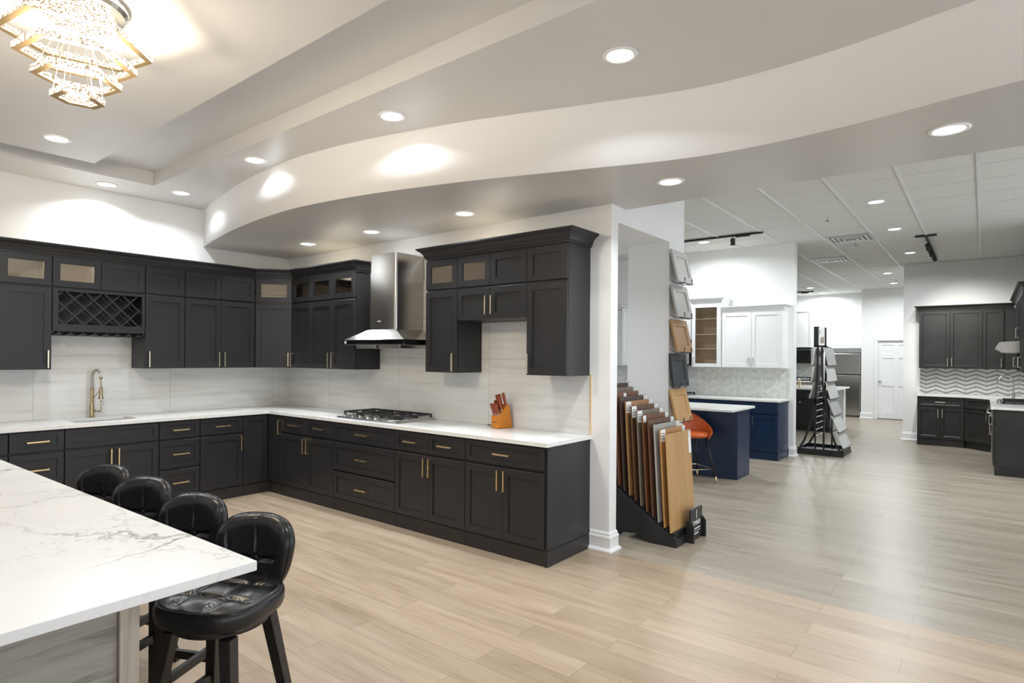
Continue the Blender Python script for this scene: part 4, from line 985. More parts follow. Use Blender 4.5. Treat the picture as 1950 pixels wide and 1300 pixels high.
# side cheeks rise away from the viewer, swept foot in front
ch = [(0.0, 0.0), (0.0, 0.12), (0.60, 0.50), (0.62, 0.0)]
for xs in (-0.24, 0.24):
    bm = B(); prism(bm, [(0.0, 0.0), (0.0, 0.075), (0.045, 0.09), (0.66, 0.515), (0.66, 0.0), (0.52, 0.0), (0.47, 0.045), (0.36, 0.055), (0.24, 0.0)], xs-0.009, xs+0.009, 'x'); obj('side_panel', bm, 'black_paint', t, 0.002)
bm = B()
for k in range(12):
    y = 0.045+k*0.052; z = 0.085+k*0.036; box(bm, -0.23, 0.23, y-0.02, y+0.03, z-0.04, z+0.028)
obj('shelf_steps', bm, 'black_paint', t)
bm = B(); box(bm, -0.23, 0.23, 0.0, 0.02, 0.0, 0.06); obj('front_board', bm, 'black_paint', t)
bm = B(); box(bm, -0.03, 0.23, -0.035, -0.017, 0.02, 0.27); obj('sign_board', bm, 'black_paint', t, 0.002)
for xs, nm in ((-0.035, 1), (0.24, 1)):
    bm = B(); prism(bm, [(-0.065, 0.0), (-0.065, 0.14), (-0.035, 0.18), (0.0, 0.18), (0.0, 0.0)], xs-0.008, xs+0.008, 'x'); obj('sign_bracket', bm, 'black_paint', t, 0.002)
sg = t
text('sign_lettering', 'TIMBER', 0.052, 'white_ink', t, (0.10, -0.0356, 0.145), (PI/2, 0, 0))
bm = B(); box(bm, 0.095, 0.105, -0.0362, -0.0352, 0.18, 0.255); box(bm, 0.02, 0.18, -0.0362, -0.0352, 0.095, 0.104); box(bm, 0.02, 0.18, -0.0362, -0.0352, 0.077, 0.08); box(bm, 0.02, 0.145, -0.0362, -0.0352, 0.052, 0.061); obj('sign_mark', bm, 'white_ink', t)
boards = [('sample_oak', 'pale oak, front board of the rack with the long white label', 1), ('sample_honey', 'golden oak, second from the front', 2), ('sample_grey', 'light grey, third from the front', 0), ('sample_walnut', 'dark walnut, fourth from the front', 0),
          ('sample_cherry', 'reddish brown, fifth from the front, with a small corner tag', 3), ('sample_taupe', 'greyish taupe, sixth from the front', 2), ('sample_walnut', 'deep brown, seventh from the front', 2), ('sample_amber', 'amber brown, eighth from the front', 2),
          ('sample_umber', 'very dark umber, ninth from the front', 0), ('sample_cherry', 'red-brown with a tag at mid width, fourth from the back', 4), ('sample_taupe', 'muted taupe, third from the back', 0), ('sample_umber', 'almost black brown, second from the back', 0), ]
for k, (mt, lb, kind) in enumerate(boards):
    r = thing('flooring_sample', 'wood-look flooring sample board, ' + lb, 'flooring sample', (0.69, -4.905+k*0.052, 0.116+k*0.036), 0, 'flooring samples in the stepped rack'); r.rotation_euler = (math.radians(-3.4), 0, 0)
    bm = B(); box(bm, -0.26, 0.26, -0.006, 0.006, 0, 0.80); obj('board', bm, mt, r, 0.001)
    bm = B()
    if kind == 1: box(bm, 0.20, 0.255, -0.0068, -0.0062, 0.60, 0.79)
    else: box(bm, 0.195, 0.257, -0.0068, -0.0062, 0.735, 0.797)
    if kind == 2: box(bm, -0.255, -0.165, -0.0068, -0.0062, 0.70, 0.797)
    if kind == 3: box(bm, -0.255, -0.20, -0.0068, -0.0062, 0.74, 0.797)
    if kind == 4: box(bm, -0.10, -0.05, -0.0068, -0.0062, 0.74, 0.79)
    if kind in (2, 3, 4):
        bm.free(); bm = B()
        if kind == 2: box(bm, -0.255, -0.165, -0.0068, -0.0062, 0.70, 0.797)
        if kind == 3: box(bm, -0.255, -0.20, -0.0068, -0.0062, 0.74, 0.797)
        if kind == 4: box(bm, -0.10, -0.05, -0.0068, -0.0062, 0.74, 0.79)
        obj('label', bm, 'label_paper', r)
        bm = B(); box(bm, 0.195, 0.257, -0.0068, -0.0062, 0.735, 0.797)
    lab = obj('label', bm, 'label_paper', r)
    bm = B()
    for q in range(3): box(bm, 0.205+0.016*(q % 2), 0.225+0.018*(q % 2), -0.0074, -0.0069, 0.745+q*0.017, 0.751+q*0.017)
    if kind == 2:
        for q in range(3): box(bm, -0.24, -0.185, -0.0074, -0.0069, 0.72+q*0.022, 0.725+q*0.022)
    obj('print', bm, 'ink', lab)

# ---------------------------------------------------------------- door samples on the pier
for k, (mt, lb) in enumerate([('stile_pale', 'pale grey cabinet door sample, topmost on the pier'), ('stile_grey', 'grey glazed cabinet door sample, second from the top of the pier'), ('stile_tan', 'tan maple cabinet door sample in the middle of the pier'),
                              ('stile_black', 'black cabinet door sample, fourth down the pier'), ('stile_honey', 'honey wood cabinet door sample, lowest on the pier above the sample rack')]):
    z = 2.255-0.3265*k; lean = math.radians(13 if k != 3 else 7)
    t = thing('door_sample', lb, 'door sample', (1.29, -4.675 if k != 3 else -4.64, z), 0, 'cabinet door samples on the pier')
    holder = B()
    bm = B(); shaker(bm, 0.375, 0.315, 0.062, 0.010, 0.020, slope=0.006); o = obj('sample_panel', bm, mt, t); o.location = (-0.1875, -0.01, 0.0); o.rotation_euler = (-lean, 0, 0)
    for sx in (-0.10, 0.07):
        bm = B(); tube(bm, [(sx, 0.095 if k != 3 else 0.06, 0.02), (sx, 0.05, -0.008), (sx, -0.02, -0.012), (sx, -0.032, 0.0), (sx, -0.034, 0.02), (sx+0.006, -0.036, 0.034), (sx-0.006, -0.040, 0.040), (sx-0.012, -0.036, 0.030), (sx-0.004, -0.034, 0.022)], 0.0032, 6); obj('hook', bm, 'black_metal', t, smooth=True)
    bm = B(); tube(bm, [(-0.12, -0.012, -0.008), (0.10, -0.012, -0.008)], 0.003, 6); obj('cross_wire', bm, 'black_metal', t, smooth=True)

# ---------------------------------------------------------------- white and navy display kitchen
WG = 'white wall cabinets of the navy kitchen'; NG = 'navy base cabinets against the middle wall'
def wcab(y0, y1, z1, label, doors, **k):
    fr = [(kd, a, b_, 1.40, z1-0.01, ('v', hs, 1.50) if hs else None) for kd, a, b_, hs in doors]
    return cabinet(label, 'cabinet', WG, (k.pop('xf', 5.77), y0, 0), -PI/2, y0-y1, k.pop('zlo', 1.395), z1, k.pop('dd', 0.304), fr, mat='white_paint', hmat='nickel', HL=0.12, **k)
wcab(-3.54, -4.46, 2.30, 'white double-door wall cabinet at the right end of the navy kitchen', [('door', 0, 0.46, 'r'), ('door', 0.46, 0.92, 'l')])
wcab(-3.06, -3.535, 2.455, 'tall white wall cabinet with glass door and wooden shelves', [('glass', 0, 0.475, 'l')], glass_z=(1.395, 2.455), shelves=(1.70, 1.94, 2.2), xf=5.71, dd=0.364)
wcab(-1.77, -2.22, 2.455, 'tall white wall cabinet seen through the passage beside the pier', [('door', 0, 0.45, 'r')], xf=5.71, dd=0.364)
wcab(-0.85, -1.765, 2.30, 'white wall cabinet seen through the passage next to the white wall end', [('door', 0, 0.457, 'r'), ('door', 0.457, 0.915, 'l')])
cabinet('short white wall cabinet above the black microwave', 'cabinet', WG, (5.77, -2.24, 0), -PI/2, 0.80, 1.85, 2.30, 0.304, [('door', 0, 0.4, 1.855, 2.29), ('door', 0.4, 0.8, 1.855, 2.29)], mat='white_paint')
for lb, y0, y1, z, xf in (('white crown moulding on the double-door cabinet', -3.54, -4.465, 2.301, 5.765), ('white crown moulding on the tall glass cabinet', -3.055, -3.539, 2.456, 5.705), ('white crown moulding on the tall cabinet glimpsed through the passage', -1.768, -2.225, 2.456, 5.705), ('white crown moulding on the cabinet beside the white wall end', -0.85, -1.764, 2.301, 5.765)):
    crown(lb, [(6.073, y0), (xf, y0), (xf, y1), (6.073, y1)], z, 'white_paint', 1, 1.05)
t = thing('microwave', 'black over-range microwave glimpsed behind the door samples', 'microwave', (5.70, -2.64, 1.42))
bm = B(); box(bm, 0, 0.37, -0.385, 0.385, 0, 0.42); obj('body', bm, 'black_paint', t, 0.003)
bm = B(); box(bm, -0.012, -0.001, -0.20, 0.375, 0.02, 0.40); obj('door', bm, 'black_glass', t, 0.002)
bm = B(); box(bm, -0.012, -0.001, -0.375, -0.21, 0.02, 0.40); obj('control_panel', bm, 'steel', t, 0.002)
def nbase(y0, y1, fronts, label): return cabinet(label, 'cabinet', NG, (5.47, y0, 0), -PI/2, y0-y1, 0, ZB, 0.60, fronts, mat='navy_paint', hmat='nickel', toe=TZ, HL=0.13)
nbase(-3.70, -4.48, dd(0.78, one=True), 'navy base cabinet with wide drawer at the right end near the white wall end')
nbase(-3.03, -3.695, dd(0.665, one=True), 'navy base cabinet between the range and the end cabinet')
nbase(-0.85, -2.25, [('drawer', 0, 0.7, 0.702, 0.872, ('h',)), ('drawer', 0.7, 1.4, 0.702, 0.872, ('h',)), ('door', 0, 0.7, 0.128, 0.684, ('v', 'r', 0.585)), ('door', 0.7, 1.4, 0.128, 0.684, ('v', 'l', 0.585))], 'long navy base cabinet left of the range, seen through the passage')
bm = B(); box(bm, 5.425, 6.073, -4.505, -3.03, 0.885, 0.915); tag(obj('countertop', bm, 'far_quartz', None, 0.002), 'white quartz worktop on the navy cabinets right of the range', 'worktop')
bm = B(); box(bm, 5.425, 6.073, -2.25, -0.85, 0.885, 0.915); tag(obj('countertop', bm, 'far_quartz', None, 0.002), 'white quartz worktop on the navy cabinets left of the range', 'worktop')
bm = B(); box(bm, 6.063, 6.0745, -4.50, -0.85, 0.916, 1.394); tag(obj('backsplash', bm, 'petal_mosaic'), 'white marble petal mosaic backsplash above the navy cabinets', 'backsplash')
t = thing('gas_range', 'stainless gas range with black grates between the navy cabinets', 'range', (5.45, -2.64, 0))
bm = B(); box(bm, 0, 0.6, -0.385, 0.385, 0.0, 0.915); obj('body', bm, 'steel', t, 0.003)
bm = B(); box(bm, -0.012, -0.001, -0.37, 0.37, 0.18, 0.70); obj('oven_door', bm, 'black_glass', t, 0.002)
bm = B()
for yy in (-0.36, -0.12, 0.0, 0.12, 0.36): box(bm, 0.04, 0.56, yy-0.008, yy+0.008, 0.94, 0.955)
for xx in (0.05, 0.3, 0.55): box(bm, xx-0.008, xx+0.008, -0.36, 0.36, 0.94, 0.955)
for xx in (0.05, 0.55):
    for yy in (-0.35, 0.35): box(bm, xx-0.01, xx+0.01, yy-0.01, yy+0.01, 0.916, 0.94)
obj('grate', bm, 'cast_iron', t)
for k in range(5):
    bm = B(); lathe(bm, [(0.024, 0), (0.022, -0.03), (0, -0.031)], (0, -0.3+k*0.15, 0.84), 14, 'x'); obj('knob', bm, 'nickel', t)
# navy island
t = thing('display_island', 'navy island with pale quartz top behind the orange stool', 'kitchen island', (3.60, -4.46, 0))
bm = B(); box(bm, 0, 0.50, 0, 2.4, 0, 0.884); obj('base', bm, 'navy_paint', t, 0.002)
bm = B(); box(bm, 0.502, 0.535, 0.01, 2.4, 0.1, 0.88); obj('door_side', bm, 'navy_paint', t)
bm = B(); box(bm, -0.36, 0.56, -0.05, 2.44, 0.885, 0.915); obj('countertop', bm, 'far_quartz', t, 0.003)
# orange stool
t = thing('bar_stool', 'burnt orange shell bar stool with black legs and brass tips at the navy island', 'bar stool', (3.20, -4.02, 0), math.radians(-38), 'x'); del t['group']
bm = B(); NA = 36
prof = [(0.0, 0.615), (0.12, 0.617), (0.18, 0.612), (0.205, 0.595), (0.20, 0.57), (0.17, 0.552), (0.0, 0.545)]
lathe(bm, prof, seg=NA); obj('seat', bm, 'orange_leather', t, smooth=True)
bm = B(); g1, g2 = [], []
for j in range(13):
    s = j/12; r1, r2 = [], []
    for i in range(29):
        a = math.radians(-128+256*i/28); hgt = 0.535+s*(0.075+0.245*max(0, math.cos(a*0.68))**1.6); Rr = 0.205+0.035*s
        c0 = (Rr*math.sin(a), Rr*math.cos(a)*0.95)
        r1.append(bm.verts.new((c0[0]*1.06, c0[1]*1.06, hgt))); r2.append(bm.verts.new((c0[0]*0.98, c0[1]*0.98, hgt)))
    g1.append(r1); g2.append(r2)
for g in (g1, g2):
    for j in range(12):
        for i in range(28): bm.faces.new((g[j][i], g[j][i+1], g[j+1][i+1], g[j+1][i]))
for i in range(28): bm.faces.new((g1[12][i], g1[12][i+1], g2[12][i+1], g2[12][i])); bm.faces.new((g1[0][i], g2[0][i], g2[0][i+1], g1[0][i+1]))
for j in range(12): bm.faces.new((g1[j][0], g1[j+1][0], g2[j+1][0], g2[j][0])); bm.faces.new((g1[j][28], g2[j][28], g2[j+1][28], g1[j+1][28]))
obj('backrest', bm, 'orange_leather', t, smooth='auto')
for sx in (-1, 1):
    for sy in (-1, 1):
        bm = B(); tube(bm, [(sx*0.12, sy*0.12, 0.55), (sx*0.205, sy*0.205, 0.08)], [0.014, 0.010], 10); lg = obj('leg', bm, 'black_metal', t, smooth=True)
        bm = B(); tube(bm, [(sx*0.205, sy*0.205, 0.0795), (sx*0.22, sy*0.22, 0.0)], [0.0105, 0.008], 10); obj('leg_tip', bm, 'brass', lg, smooth=True)
bm = B(); q = 0.187; tube(bm, [(-q, -q, 0.17), (q, -q, 0.17), (q, q, 0.17), (-q, q, 0.17)], 0.007, 8, True); obj('footrest', bm, 'brass', t)

# ---------------------------------------------------------------- tile sample tower
t = thing('tile_tower', 'black A-frame display tower hung with tilted stone tile panels', 'display stand', (6.89, -4.83, 0))
bm = B(); prism(bm, [(-0.345, 0), (0.345, 0), (0.30, 0.10), (-0.30, 0.10)], -0.39, -0.33, 'x'); prism(bm, [(-0.345, 0), (0.345, 0), (0.30, 0.10), (-0.30, 0.10)], 0.33, 0.39, 'x')
box(bm, -0.33, 0.33, -0.34, -0.30, 0.0, 0.10); box(bm, -0.33, 0.33, 0.30, 0.34, 0.0, 0.10); box(bm, -0.33, 0.33, -0.30, 0.30, 0.03, 0.05); obj('base', bm, 'black_metal', t)
rail = [(0.03, 1.74), (0.033, 1.45), (0.04, 1.18), (0.06, 0.9), (0.10, 0.64), (0.16, 0.40), (0.22, 0.22), (0.285, 0.10)]
for xx in (-0.345, 0.345):
    for s in (-1, 1):
        bm = B()
        for a_, b2 in zip(rail, rail[1:]): beam(bm, (xx, s*a_[0], a_[1]), (xx, s*b2[0], b2[1]), 0.03, 0.022, (1, 0, 0))
        obj('curved_rail', bm, 'black_metal', t)
    bm = B(); beam(bm, (xx, 0.06, 0.9), (xx, 0.06, 0.10), 0.022, 0.022); beam(bm, (xx, -0.06, 0.9), (xx, -0.06, 0.10), 0.022, 0.022); obj('upright', bm, 'black_metal', t)
bm = B()
for k in range(9):
    z = 0.30+k*0.1; box(bm, -0.34, 0.34, 0.045, 0.055, z, z+0.012)
obj('wire_rungs', bm, 'nickel', t)
bm = B(); box(bm, -0.35, -0.26, 0.02, 0.09, 1.75, 2.07); box(bm, -0.35, -0.26, -0.085, 0.09, 1.735, 1.765); box(bm, -0.35, -0.30, -0.085, -0.066, 1.74, 2.05); beam(bm, (-0.3, 0.0, 1.745), (0.34, 0.0, 1.745), 0.03, 0.02); obj('sign_frame', bm, 'black_metal', t)
bm = B(); box(bm, -0.352, -0.338, -0.065, 0.02, 1.768, 2.055); obj('sign_panel', bm, 'label_paper', t)
bm = B(); box(bm, -0.356, -0.3525, -0.03, -0.012, 1.80, 1.89); obj('sign_picture', bm, 'stile_tan', t)
bm = B(); box(bm, -0.356, -0.3525, -0.05, -0.04, 1.80, 1.90); box(bm, -0.356, -0.3525, 0.0, 0.006, 1.95, 2.0); obj('sign_print', bm, 'ink', t)
names = ['topmost', 'second', 'third', 'fourth', 'fifth', 'lowest']
pr = [((0.035, 1.735), (0.085, 1.437)), ((0.045, 1.455), (0.10, 1.178)), ((0.05, 1.19), (0.125, 0.902)), ((0.075, 0.92), (0.175, 0.644)), ((0.13, 0.655), (0.25, 0.383)), ((0.20, 0.385), (0.31, 0.13))]
for s, cnt, sd in ((-1, 6, 'right'), (1, 3, 'left')):
    for k in range(cnt):
        (ya, za), (yb, zb2) = pr[k]; off = 0.03
        r = thing('tile_sample', '%s pale stone tile panel on the %s side of the display tower' % (names[k] if not (s == 1 and k == 2) else 'third and lowest', sd), 'tile sample', (6.89, -4.83+s*(yb+off), zb2), 0, 'tile panels on the display tower')
        d_ = Vector((0, -s*(yb-ya), za-zb2)); L = d_.length; an = math.atan2(d_.y, d_.z)
        r.rotation_euler = (-an, 0, 0)
        bm = B(); box(bm, -0.33, 0.33, -0.009, 0.009, 0.004, L-0.012); obj('tile', bm, 'tile_pale' if (k+(s > 0)) % 3 else 'tile_grey', r, 0.002)
        bm = B(); box(bm, -0.335, -0.27, -0.018, 0.018, -0.004, 0.003); box(bm, 0.27, 0.335, -0.018, 0.018, -0.004, 0.003); box(bm, -0.335, 0.335, s*-0.022, s*-0.012, -0.004, 0.012); obj('holder', bm, 'black_metal', r)

# ---------------------------------------------------------------- dark kitchen at the right
DG = 'dark stained cabinets of the right-hand kitchen'
def dcab(label, loc, rz, w, z0, z1, d, fr, toe=None): return cabinet(label, 'cabinet', DG, loc, rz, w, z0, z1, d, fr, mat='slate_stain', hmat='nickel', toe=toe, stile=0.05, slope=0.010, HL=0.15)
dcab('dark stained double-door wall cabinet above the chevron backsplash', (9.47, -5.93, 0), -PI/2, 0.914, 1.39, 2.455, 0.308, [('door', 0, 0.457, 1.395, 2.44, ('v', 'r', 1.50)), ('door', 0.457, 0.914, 1.395, 2.44, ('v', 'l', 1.50))])
dcab('dark stained narrow wall cabinet in the corner of the chevron wall', (9.47, -6.846, 0), -PI/2, 0.45, 1.39, 2.455, 0.308, [('door', 0, 0.29, 1.395, 2.44, ('v', 'r', 1.50))])
dcab('dark stained base cabinet with one drawer and two doors on the chevron wall', (9.17, -5.93, 0), -PI/2, 0.675, 0, ZB, 0.608, dd(0.675, one=True), toe=TZ)
t = thing('base_cabinet', 'dark stained diagonal corner base cabinet beside the cooktop run', 'cabinet', (9.17, -6.607, 0), 0, DG)
q = 0.37
bm = B(); prism(bm, [(0, 0), (-q, -q), (-q, -1.0), (0.608, -1.0), (0.608, 0)], TZ, ZB); obj('carcass', bm, 'slate_stain', t)
bm = B(); prism(bm, [(0.03, 0), (-q+0.03, -q), (-q, -1.0), (0.60, -1.0), (0.60, 0)], 0, TZ-0.002); obj('toe_kick', bm, 'slate_stain', t)
dl = q*math.sqrt(2)
for k, a, b_ in (('drawer', 0.702, 0.872), ('door', 0.128, 0.684)):
    bm = B(); shaker(bm, dl-0.03, b_-a, 0.045, slope=0.01, rail=0.036 if k == 'drawer' else 0.05); fo = obj(k, bm, 'slate_stain', t); fo.rotation_euler = (0, 0, -3*PI/4); fo.location = (-0.03+0.0, -0.0, a)
    if k == 'door': bar_handle(fo, dl-0.07, 0.46, 0.15, True, 'nickel')
# cooktop run: fronts face +y
dcab('dark stained base cabinet next to the inner corner of the cooktop run', (8.79, -6.99, 0), PI, 0.85, 0, ZB, 0.60, dd(0.85), toe=TZ)
dcab('dark stained end base cabinet of the cooktop run with a broad plain side', (7.00, -6.99, 0), PI, 0.74, 0, ZB, 0.60, dd(0.74), toe=TZ)
t = thing('dishwasher', 'stainless dishwasher seen edge-on in the cooktop run', 'dishwasher', (7.47, -6.99, 0))
bm = B(); box(bm, -0.465, 0.465, -0.6, 0, 0.0, 0.883); obj('body', bm, 'black_paint', t)
bm = B(); box(bm, -0.455, 0.455, 0.001, 0.03, 0.12, 0.87); obj('door', bm, 'steel_smooth', t, 0.003)
bm = B(); tube(bm, [(-0.38, 0.03, 0.78), (-0.38, 0.075, 0.78), (0.38, 0.075, 0.78), (0.38, 0.03, 0.78)], 0.010, 8); obj('handle', bm, 'nickel', t, smooth=True)
bm = B(); prism(bm, [(9.775, -5.905), (9.775, -7.615), (6.235, -7.615), (6.235, -6.945), (8.80, -6.945), (9.125, -6.62), (9.125, -5.905)], 0.885, 0.915)
tag(obj('countertop', bm, 'far_quartz', None, 0.002), 'pale quartz L-shaped worktop of the right-hand dark kitchen', 'worktop')
bm = B(); box(bm, 9.768, 9.7795, -7.61, -5.925, 0.916, 1.389); tag(obj('backsplash', bm, 'chevron_tile'), 'grey and white chevron tile backsplash in the right-hand kitchen', 'backsplash')
dcab('dark stained tall wall cabinet at the right edge of the frame, seen from its side', (7.02, -7.28, 0), PI, 0.74, 1.39, 2.50, 0.335, [('door', 0, 0.37, 1.395, 2.49, ('v', 'r', 1.52)), ('door', 0.37, 0.74, 1.395, 2.49, ('v', 'l', 1.52))])
dcab('short dark stained wall cabinet above the small range hood', (7.80, -7.28, 0), PI, 0.775, 1.83, 2.50, 0.335, [('door', 0, 0.387, 1.835, 2.49, ('v', 'r', 1.95)), ('door', 0.387, 0.775, 1.835, 2.49, ('v', 'l', 1.95))])
dcab('dark stained wall cabinet between the small range hood and the inner corner', (9.45, -7.28, 0), PI, 1.645, 1.39, 2.50, 0.335, [('door', 0.75, 1.2, 1.395, 2.49, ('v', 'r', 1.52)), ('door', 1.2, 1.645, 1.395, 2.49, ('v', 'l', 1.52))])
crown('dark crown moulding over the right-hand kitchen on the chevron wall', [(9.775, -5.925), (9.465, -5.925), (9.465, -7.27)], 2.446, 'slate_stain', 1, 1.15)
crown('dark crown moulding over the hood run at the right edge of the frame', [(9.39, -7.275), (6.275, -7.275), (6.275, -7.615)], 2.491, 'slate_stain', 1, 1.1)
t = thing('range_hood', 'slim brushed under-cabinet range hood at the right edge', 'range hood', (7.41, -7.30, 1.66))
bm = B(); prism(bm, [(0.0, 0.0), (0.0, 0.165), (-0.30, 0.165), (-0.30, 0.0)], -0.37, 0.37, 'x'); prism(bm, [(0.0, 0.165), (0.26, 0.15), (0.31, 0.055), (0.23, 0.0), (0.0, 0.0)], -0.372, 0.372, 'x'); obj('body', bm, 'steel_smooth', t, 0.002)
bm = B(); box(bm, -0.3, 0.3, -0.2, 0.18, -0.006, -0.0005); obj('filter', bm, 'steel', t)
t = thing('gas_cooktop', 'gas cooktop with black grates on the right-hand kitchen worktop', 'cooktop', (7.35, -7.27, 0.9155))
bm = B(); box(bm, -0.45, 0.45, -0.25, 0.25, 0, 0.014); obj('cooktop_plate', bm, 'steel_smooth', t, 0.003)
bm = B()
for yy in (-0.22, -0.08, 0.06, 0.18): box(bm, -0.40, 0.40, yy-0.007, yy+0.007, 0.04, 0.054)
for k in range(9): box(bm, -0.40+k*0.1-0.006, -0.40+k*0.1+0.006, -0.22, 0.18, 0.04, 0.054)
for xx in (-0.4, -0.13, 0.13, 0.4):
    for yy in (-0.21, 0.17): box(bm, xx-0.008, xx+0.008, yy-0.008, yy+0.008, 0.014, 0.04)
obj('grate', bm, 'cast_iron', t)
for k in range(5):
    bm = B(); lathe(bm, [(0.022, 0.014), (0.02, 0.045), (0, 0.046)], (-0.3+k*0.15, 0.22, 0), 14); obj('knob', bm, 'nickel', t, smooth='auto')
t = thing('faucet', 'brushed gooseneck faucet beside the right-hand cooktop', 'faucet', (8.55, -7.24, 0.9155))
bm = B(); lathe(bm, [(0.03, 0), (0.03, 0.008), (0.02, 0.012), (0.02, 0.11), (0.0, 0.111)], seg=18); obj('base', bm, 'nickel', t, smooth='auto')
nk = [(0, 0, 0.11+0.02*k) for k in range(9)] + [(-(0.13-0.13*math.cos(a))*0.3, (0.09-0.09*math.cos(a)), 0.29+0.10*math.sin(a)) for a in [PI*k/12 for k in range(1, 12)]] + [(-0.075, 0.19, 0.26)]
bm = B(); tube(bm, nk, [0.013]*(len(nk)-2)+[0.016, 0.018], 12); obj('spout', bm, 'nickel', t, smooth=True)
bm = B(); tube(bm, [(0, -0.02, 0.07), (0.0, -0.09, 0.085)], 0.008, 8); obj('lever_handle', bm, 'nickel', t, smooth=True)

# ---------------------------------------------------------------- far kitchen
t = thing('refrigerator', 'stainless top-freezer refrigerator at the far end of the showroom', 'refrigerator', (14.27, -3.99, 0))
bm = B(); box(bm, 0.06, 0.66, -0.345, 0.345, 0.03, 1.70); box(bm, 0.08, 0.6, -0.33, 0.33, 0, 0.03); obj('body', bm, 'grey_paint', t)
bm = B(); box(bm, 0, 0.055, -0.345, 0.345, 0.05, 1.12); obj('fridge_door', bm, 'steel_smooth', t, 0.012)
bm = B(); box(bm, 0, 0.055, -0.345, 0.345, 1.145, 1.70); obj('freezer_door', bm, 'steel_smooth', t, 0.012)
bm = B(); box(bm, 0.004, 0.06, -0.34, 0.34, 1.12, 1.145); obj('door_gap', bm, 'black_paint', t)
bm = B(); tube(bm, [(0, 0.30, 0.55), (-0.045, 0.30, 0.57), (-0.045, 0.30, 1.05), (0, 0.30, 1.07)], 0.012, 8); tube(bm, [(0, 0.30, 1.2), (-0.045, 0.30, 1.22), (-0.045, 0.30, 1.55), (0, 0.30, 1.57)], 0.012, 8); obj('handle', bm, 'nickel', t, smooth=True)
bm = B(); box(bm, 14.30, 14.94, -4.345, -3.62, 1.72, 1.845); tag(obj('filler_panel', bm, 'grey_paint'), 'grey panel directly above the refrigerator', 'panel')
cabinet('white wall cabinet above the far microwave', 'cabinet', 'white cabinets of the far kitchen', (14.62, -2.0, 0), -PI/2, 1.10, 1.87, 2.95, 0.325, [('door', 0, 0.55, 1.875, 2.94), ('door', 0.55, 1.1, 1.875, 2.94)], mat='white_paint')
t = thing('microwave', 'black built-in microwave with steel trim in the far kitchen', 'microwave', (14.60, -2.70, 1.40))
bm = B(); box(bm, 0, 0.34, -0.385, 0.385, 0, 0.45); obj('body', bm, 'black_glass', t, 0.002)
bm = B(); box(bm, -0.006, -0.001, -0.385, 0.385, 0.40, 0.415); box(bm, -0.006, -0.001, -0.385, 0.385, 0.0, 0.02); obj('steel_trim', bm, 'nickel', t)
bm = B(); tube(bm, [(-0.004, 0.09+0.07*math.cos(2*PI*k/24), 0.13+0.07*math.sin(2*PI*k/24)) for k in range(24)], 0.004, 6, True); obj('dial_ring', bm, 'nickel', t)
bm = B(); box(bm, 14.938, 14.949, -3.55, -1.6, 0.935, 1.40); tag(obj('backsplash', bm, 'petal_mosaic'), 'white mosaic backsplash of the far kitchen', 'backsplash')
cabinet('taupe base cabinet under the far counter', 'cabinet', 'base cabinets of the far kitchen', (14.34, -1.6, 0), -PI/2, 1.9, 0, 0.89, 0.60, [('door', k*0.475, (k+1)*0.475, 0.12, 0.87) for k in range(4)], mat='tan_panel', toe=0.1)
bm = B(); box(bm, 14.30, 14.94, -3.53, -1.6, 0.891, 0.925); tag(obj('countertop', bm, 'far_quartz'), 'white worktop of the far kitchen under the black sign', 'worktop')
for x, y0, y1, s, lb in ((14.50, -3.12, -2.68, 'LAKEVIEW', 'black sign lettered LAKEVIEW standing on the far counter'), (14.50, -2.64, -2.48, 'the', 'small black sign left of the far faucet on the far counter')):
    t = thing('counter_sign', lb, 'sign', (x, (y0+y1)/2, 0.926)); w_ = y1-y0
    bm = B(); box(bm, 0, 0.012, -w_/2, w_/2, 0, 0.11 if s != 'the' else 0.14); obj('sign_board', bm, 'black_paint', t, 0.001)
    text('sign_lettering', s, 0.075, 'white_ink', t, (-0.001, 0, 0.052), (PI/2, 0, -PI/2))
t = thing('display_island', 'black-fronted island with a grey end panel behind the tile tower', 'kitchen island', (9.95, -4.40, 0))
bm = B(); box(bm, 0.03, 1.50, 0.02, 1.9, 0.10, 0.885); box(bm, 0.09, 1.44, 0.08, 1.85, 0.0, 0.10); obj('base', bm, 'black_paint', t)
bm = B(); box(bm, 0.03, 1.50, 0.0, 0.018, 0.02, 0.885); obj('end_panel', bm, 'grey_paint', t)
bm = B(); box(bm, 1.40, 1.52, -0.03, -0.001, 0.05, 0.885); prism(bm, [(1.28, 0.885), (1.40, 0.885), (1.40, 0.75)], -0.03, -0.001, 'y'); obj('corbel_leg', bm, 'far_wall_paint', t)
bm = B(); box(bm, -0.02, 1.60, -0.10, 1.93, 0.886, 0.92); obj('countertop', bm, 'far_quartz', t, 0.003)
for k in range(3):
    a = 0.05+k*0.62
    bm = B(); shaker(bm, 0.60, 0.17, 0.045); fo = obj('drawer', bm, 'black_paint', t); fo.rotation_euler = (0, 0, -PI/2); fo.location = (0.008, a+0.60, 0.70); bar_handle(fo, 0.3, 0.085, 0.18, False, 'nickel')
    bm = B(); shaker(bm, 0.60, 0.54, 0.05); fo = obj('door', bm, 'black_paint', t); fo.rotation_euler = (0, 0, -PI/2); fo.location = (0.008, a+0.60, 0.135)
    bm = B(); lathe(bm, [(0.008, 0), (0.008, -0.015), (0.016, -0.02), (0.014, -0.03), (0, -0.031)], (0.06, 0, 0.48), 12, 'y'); obj('knob', bm, 'brass', fo, smooth=True)
t = thing('faucet', 'brass faucet on the far black island in front of the signs', 'faucet', (10.35, -3.72, 0.921))
bm = B(); lathe(bm, [(0.025, 0), (0.018, 0.01), (0.018, 0.12), (0.012, 0.13), (0.012, 0.17), (0, 0.171)], seg=14); obj('body', bm, 'brass', t, smooth='auto')
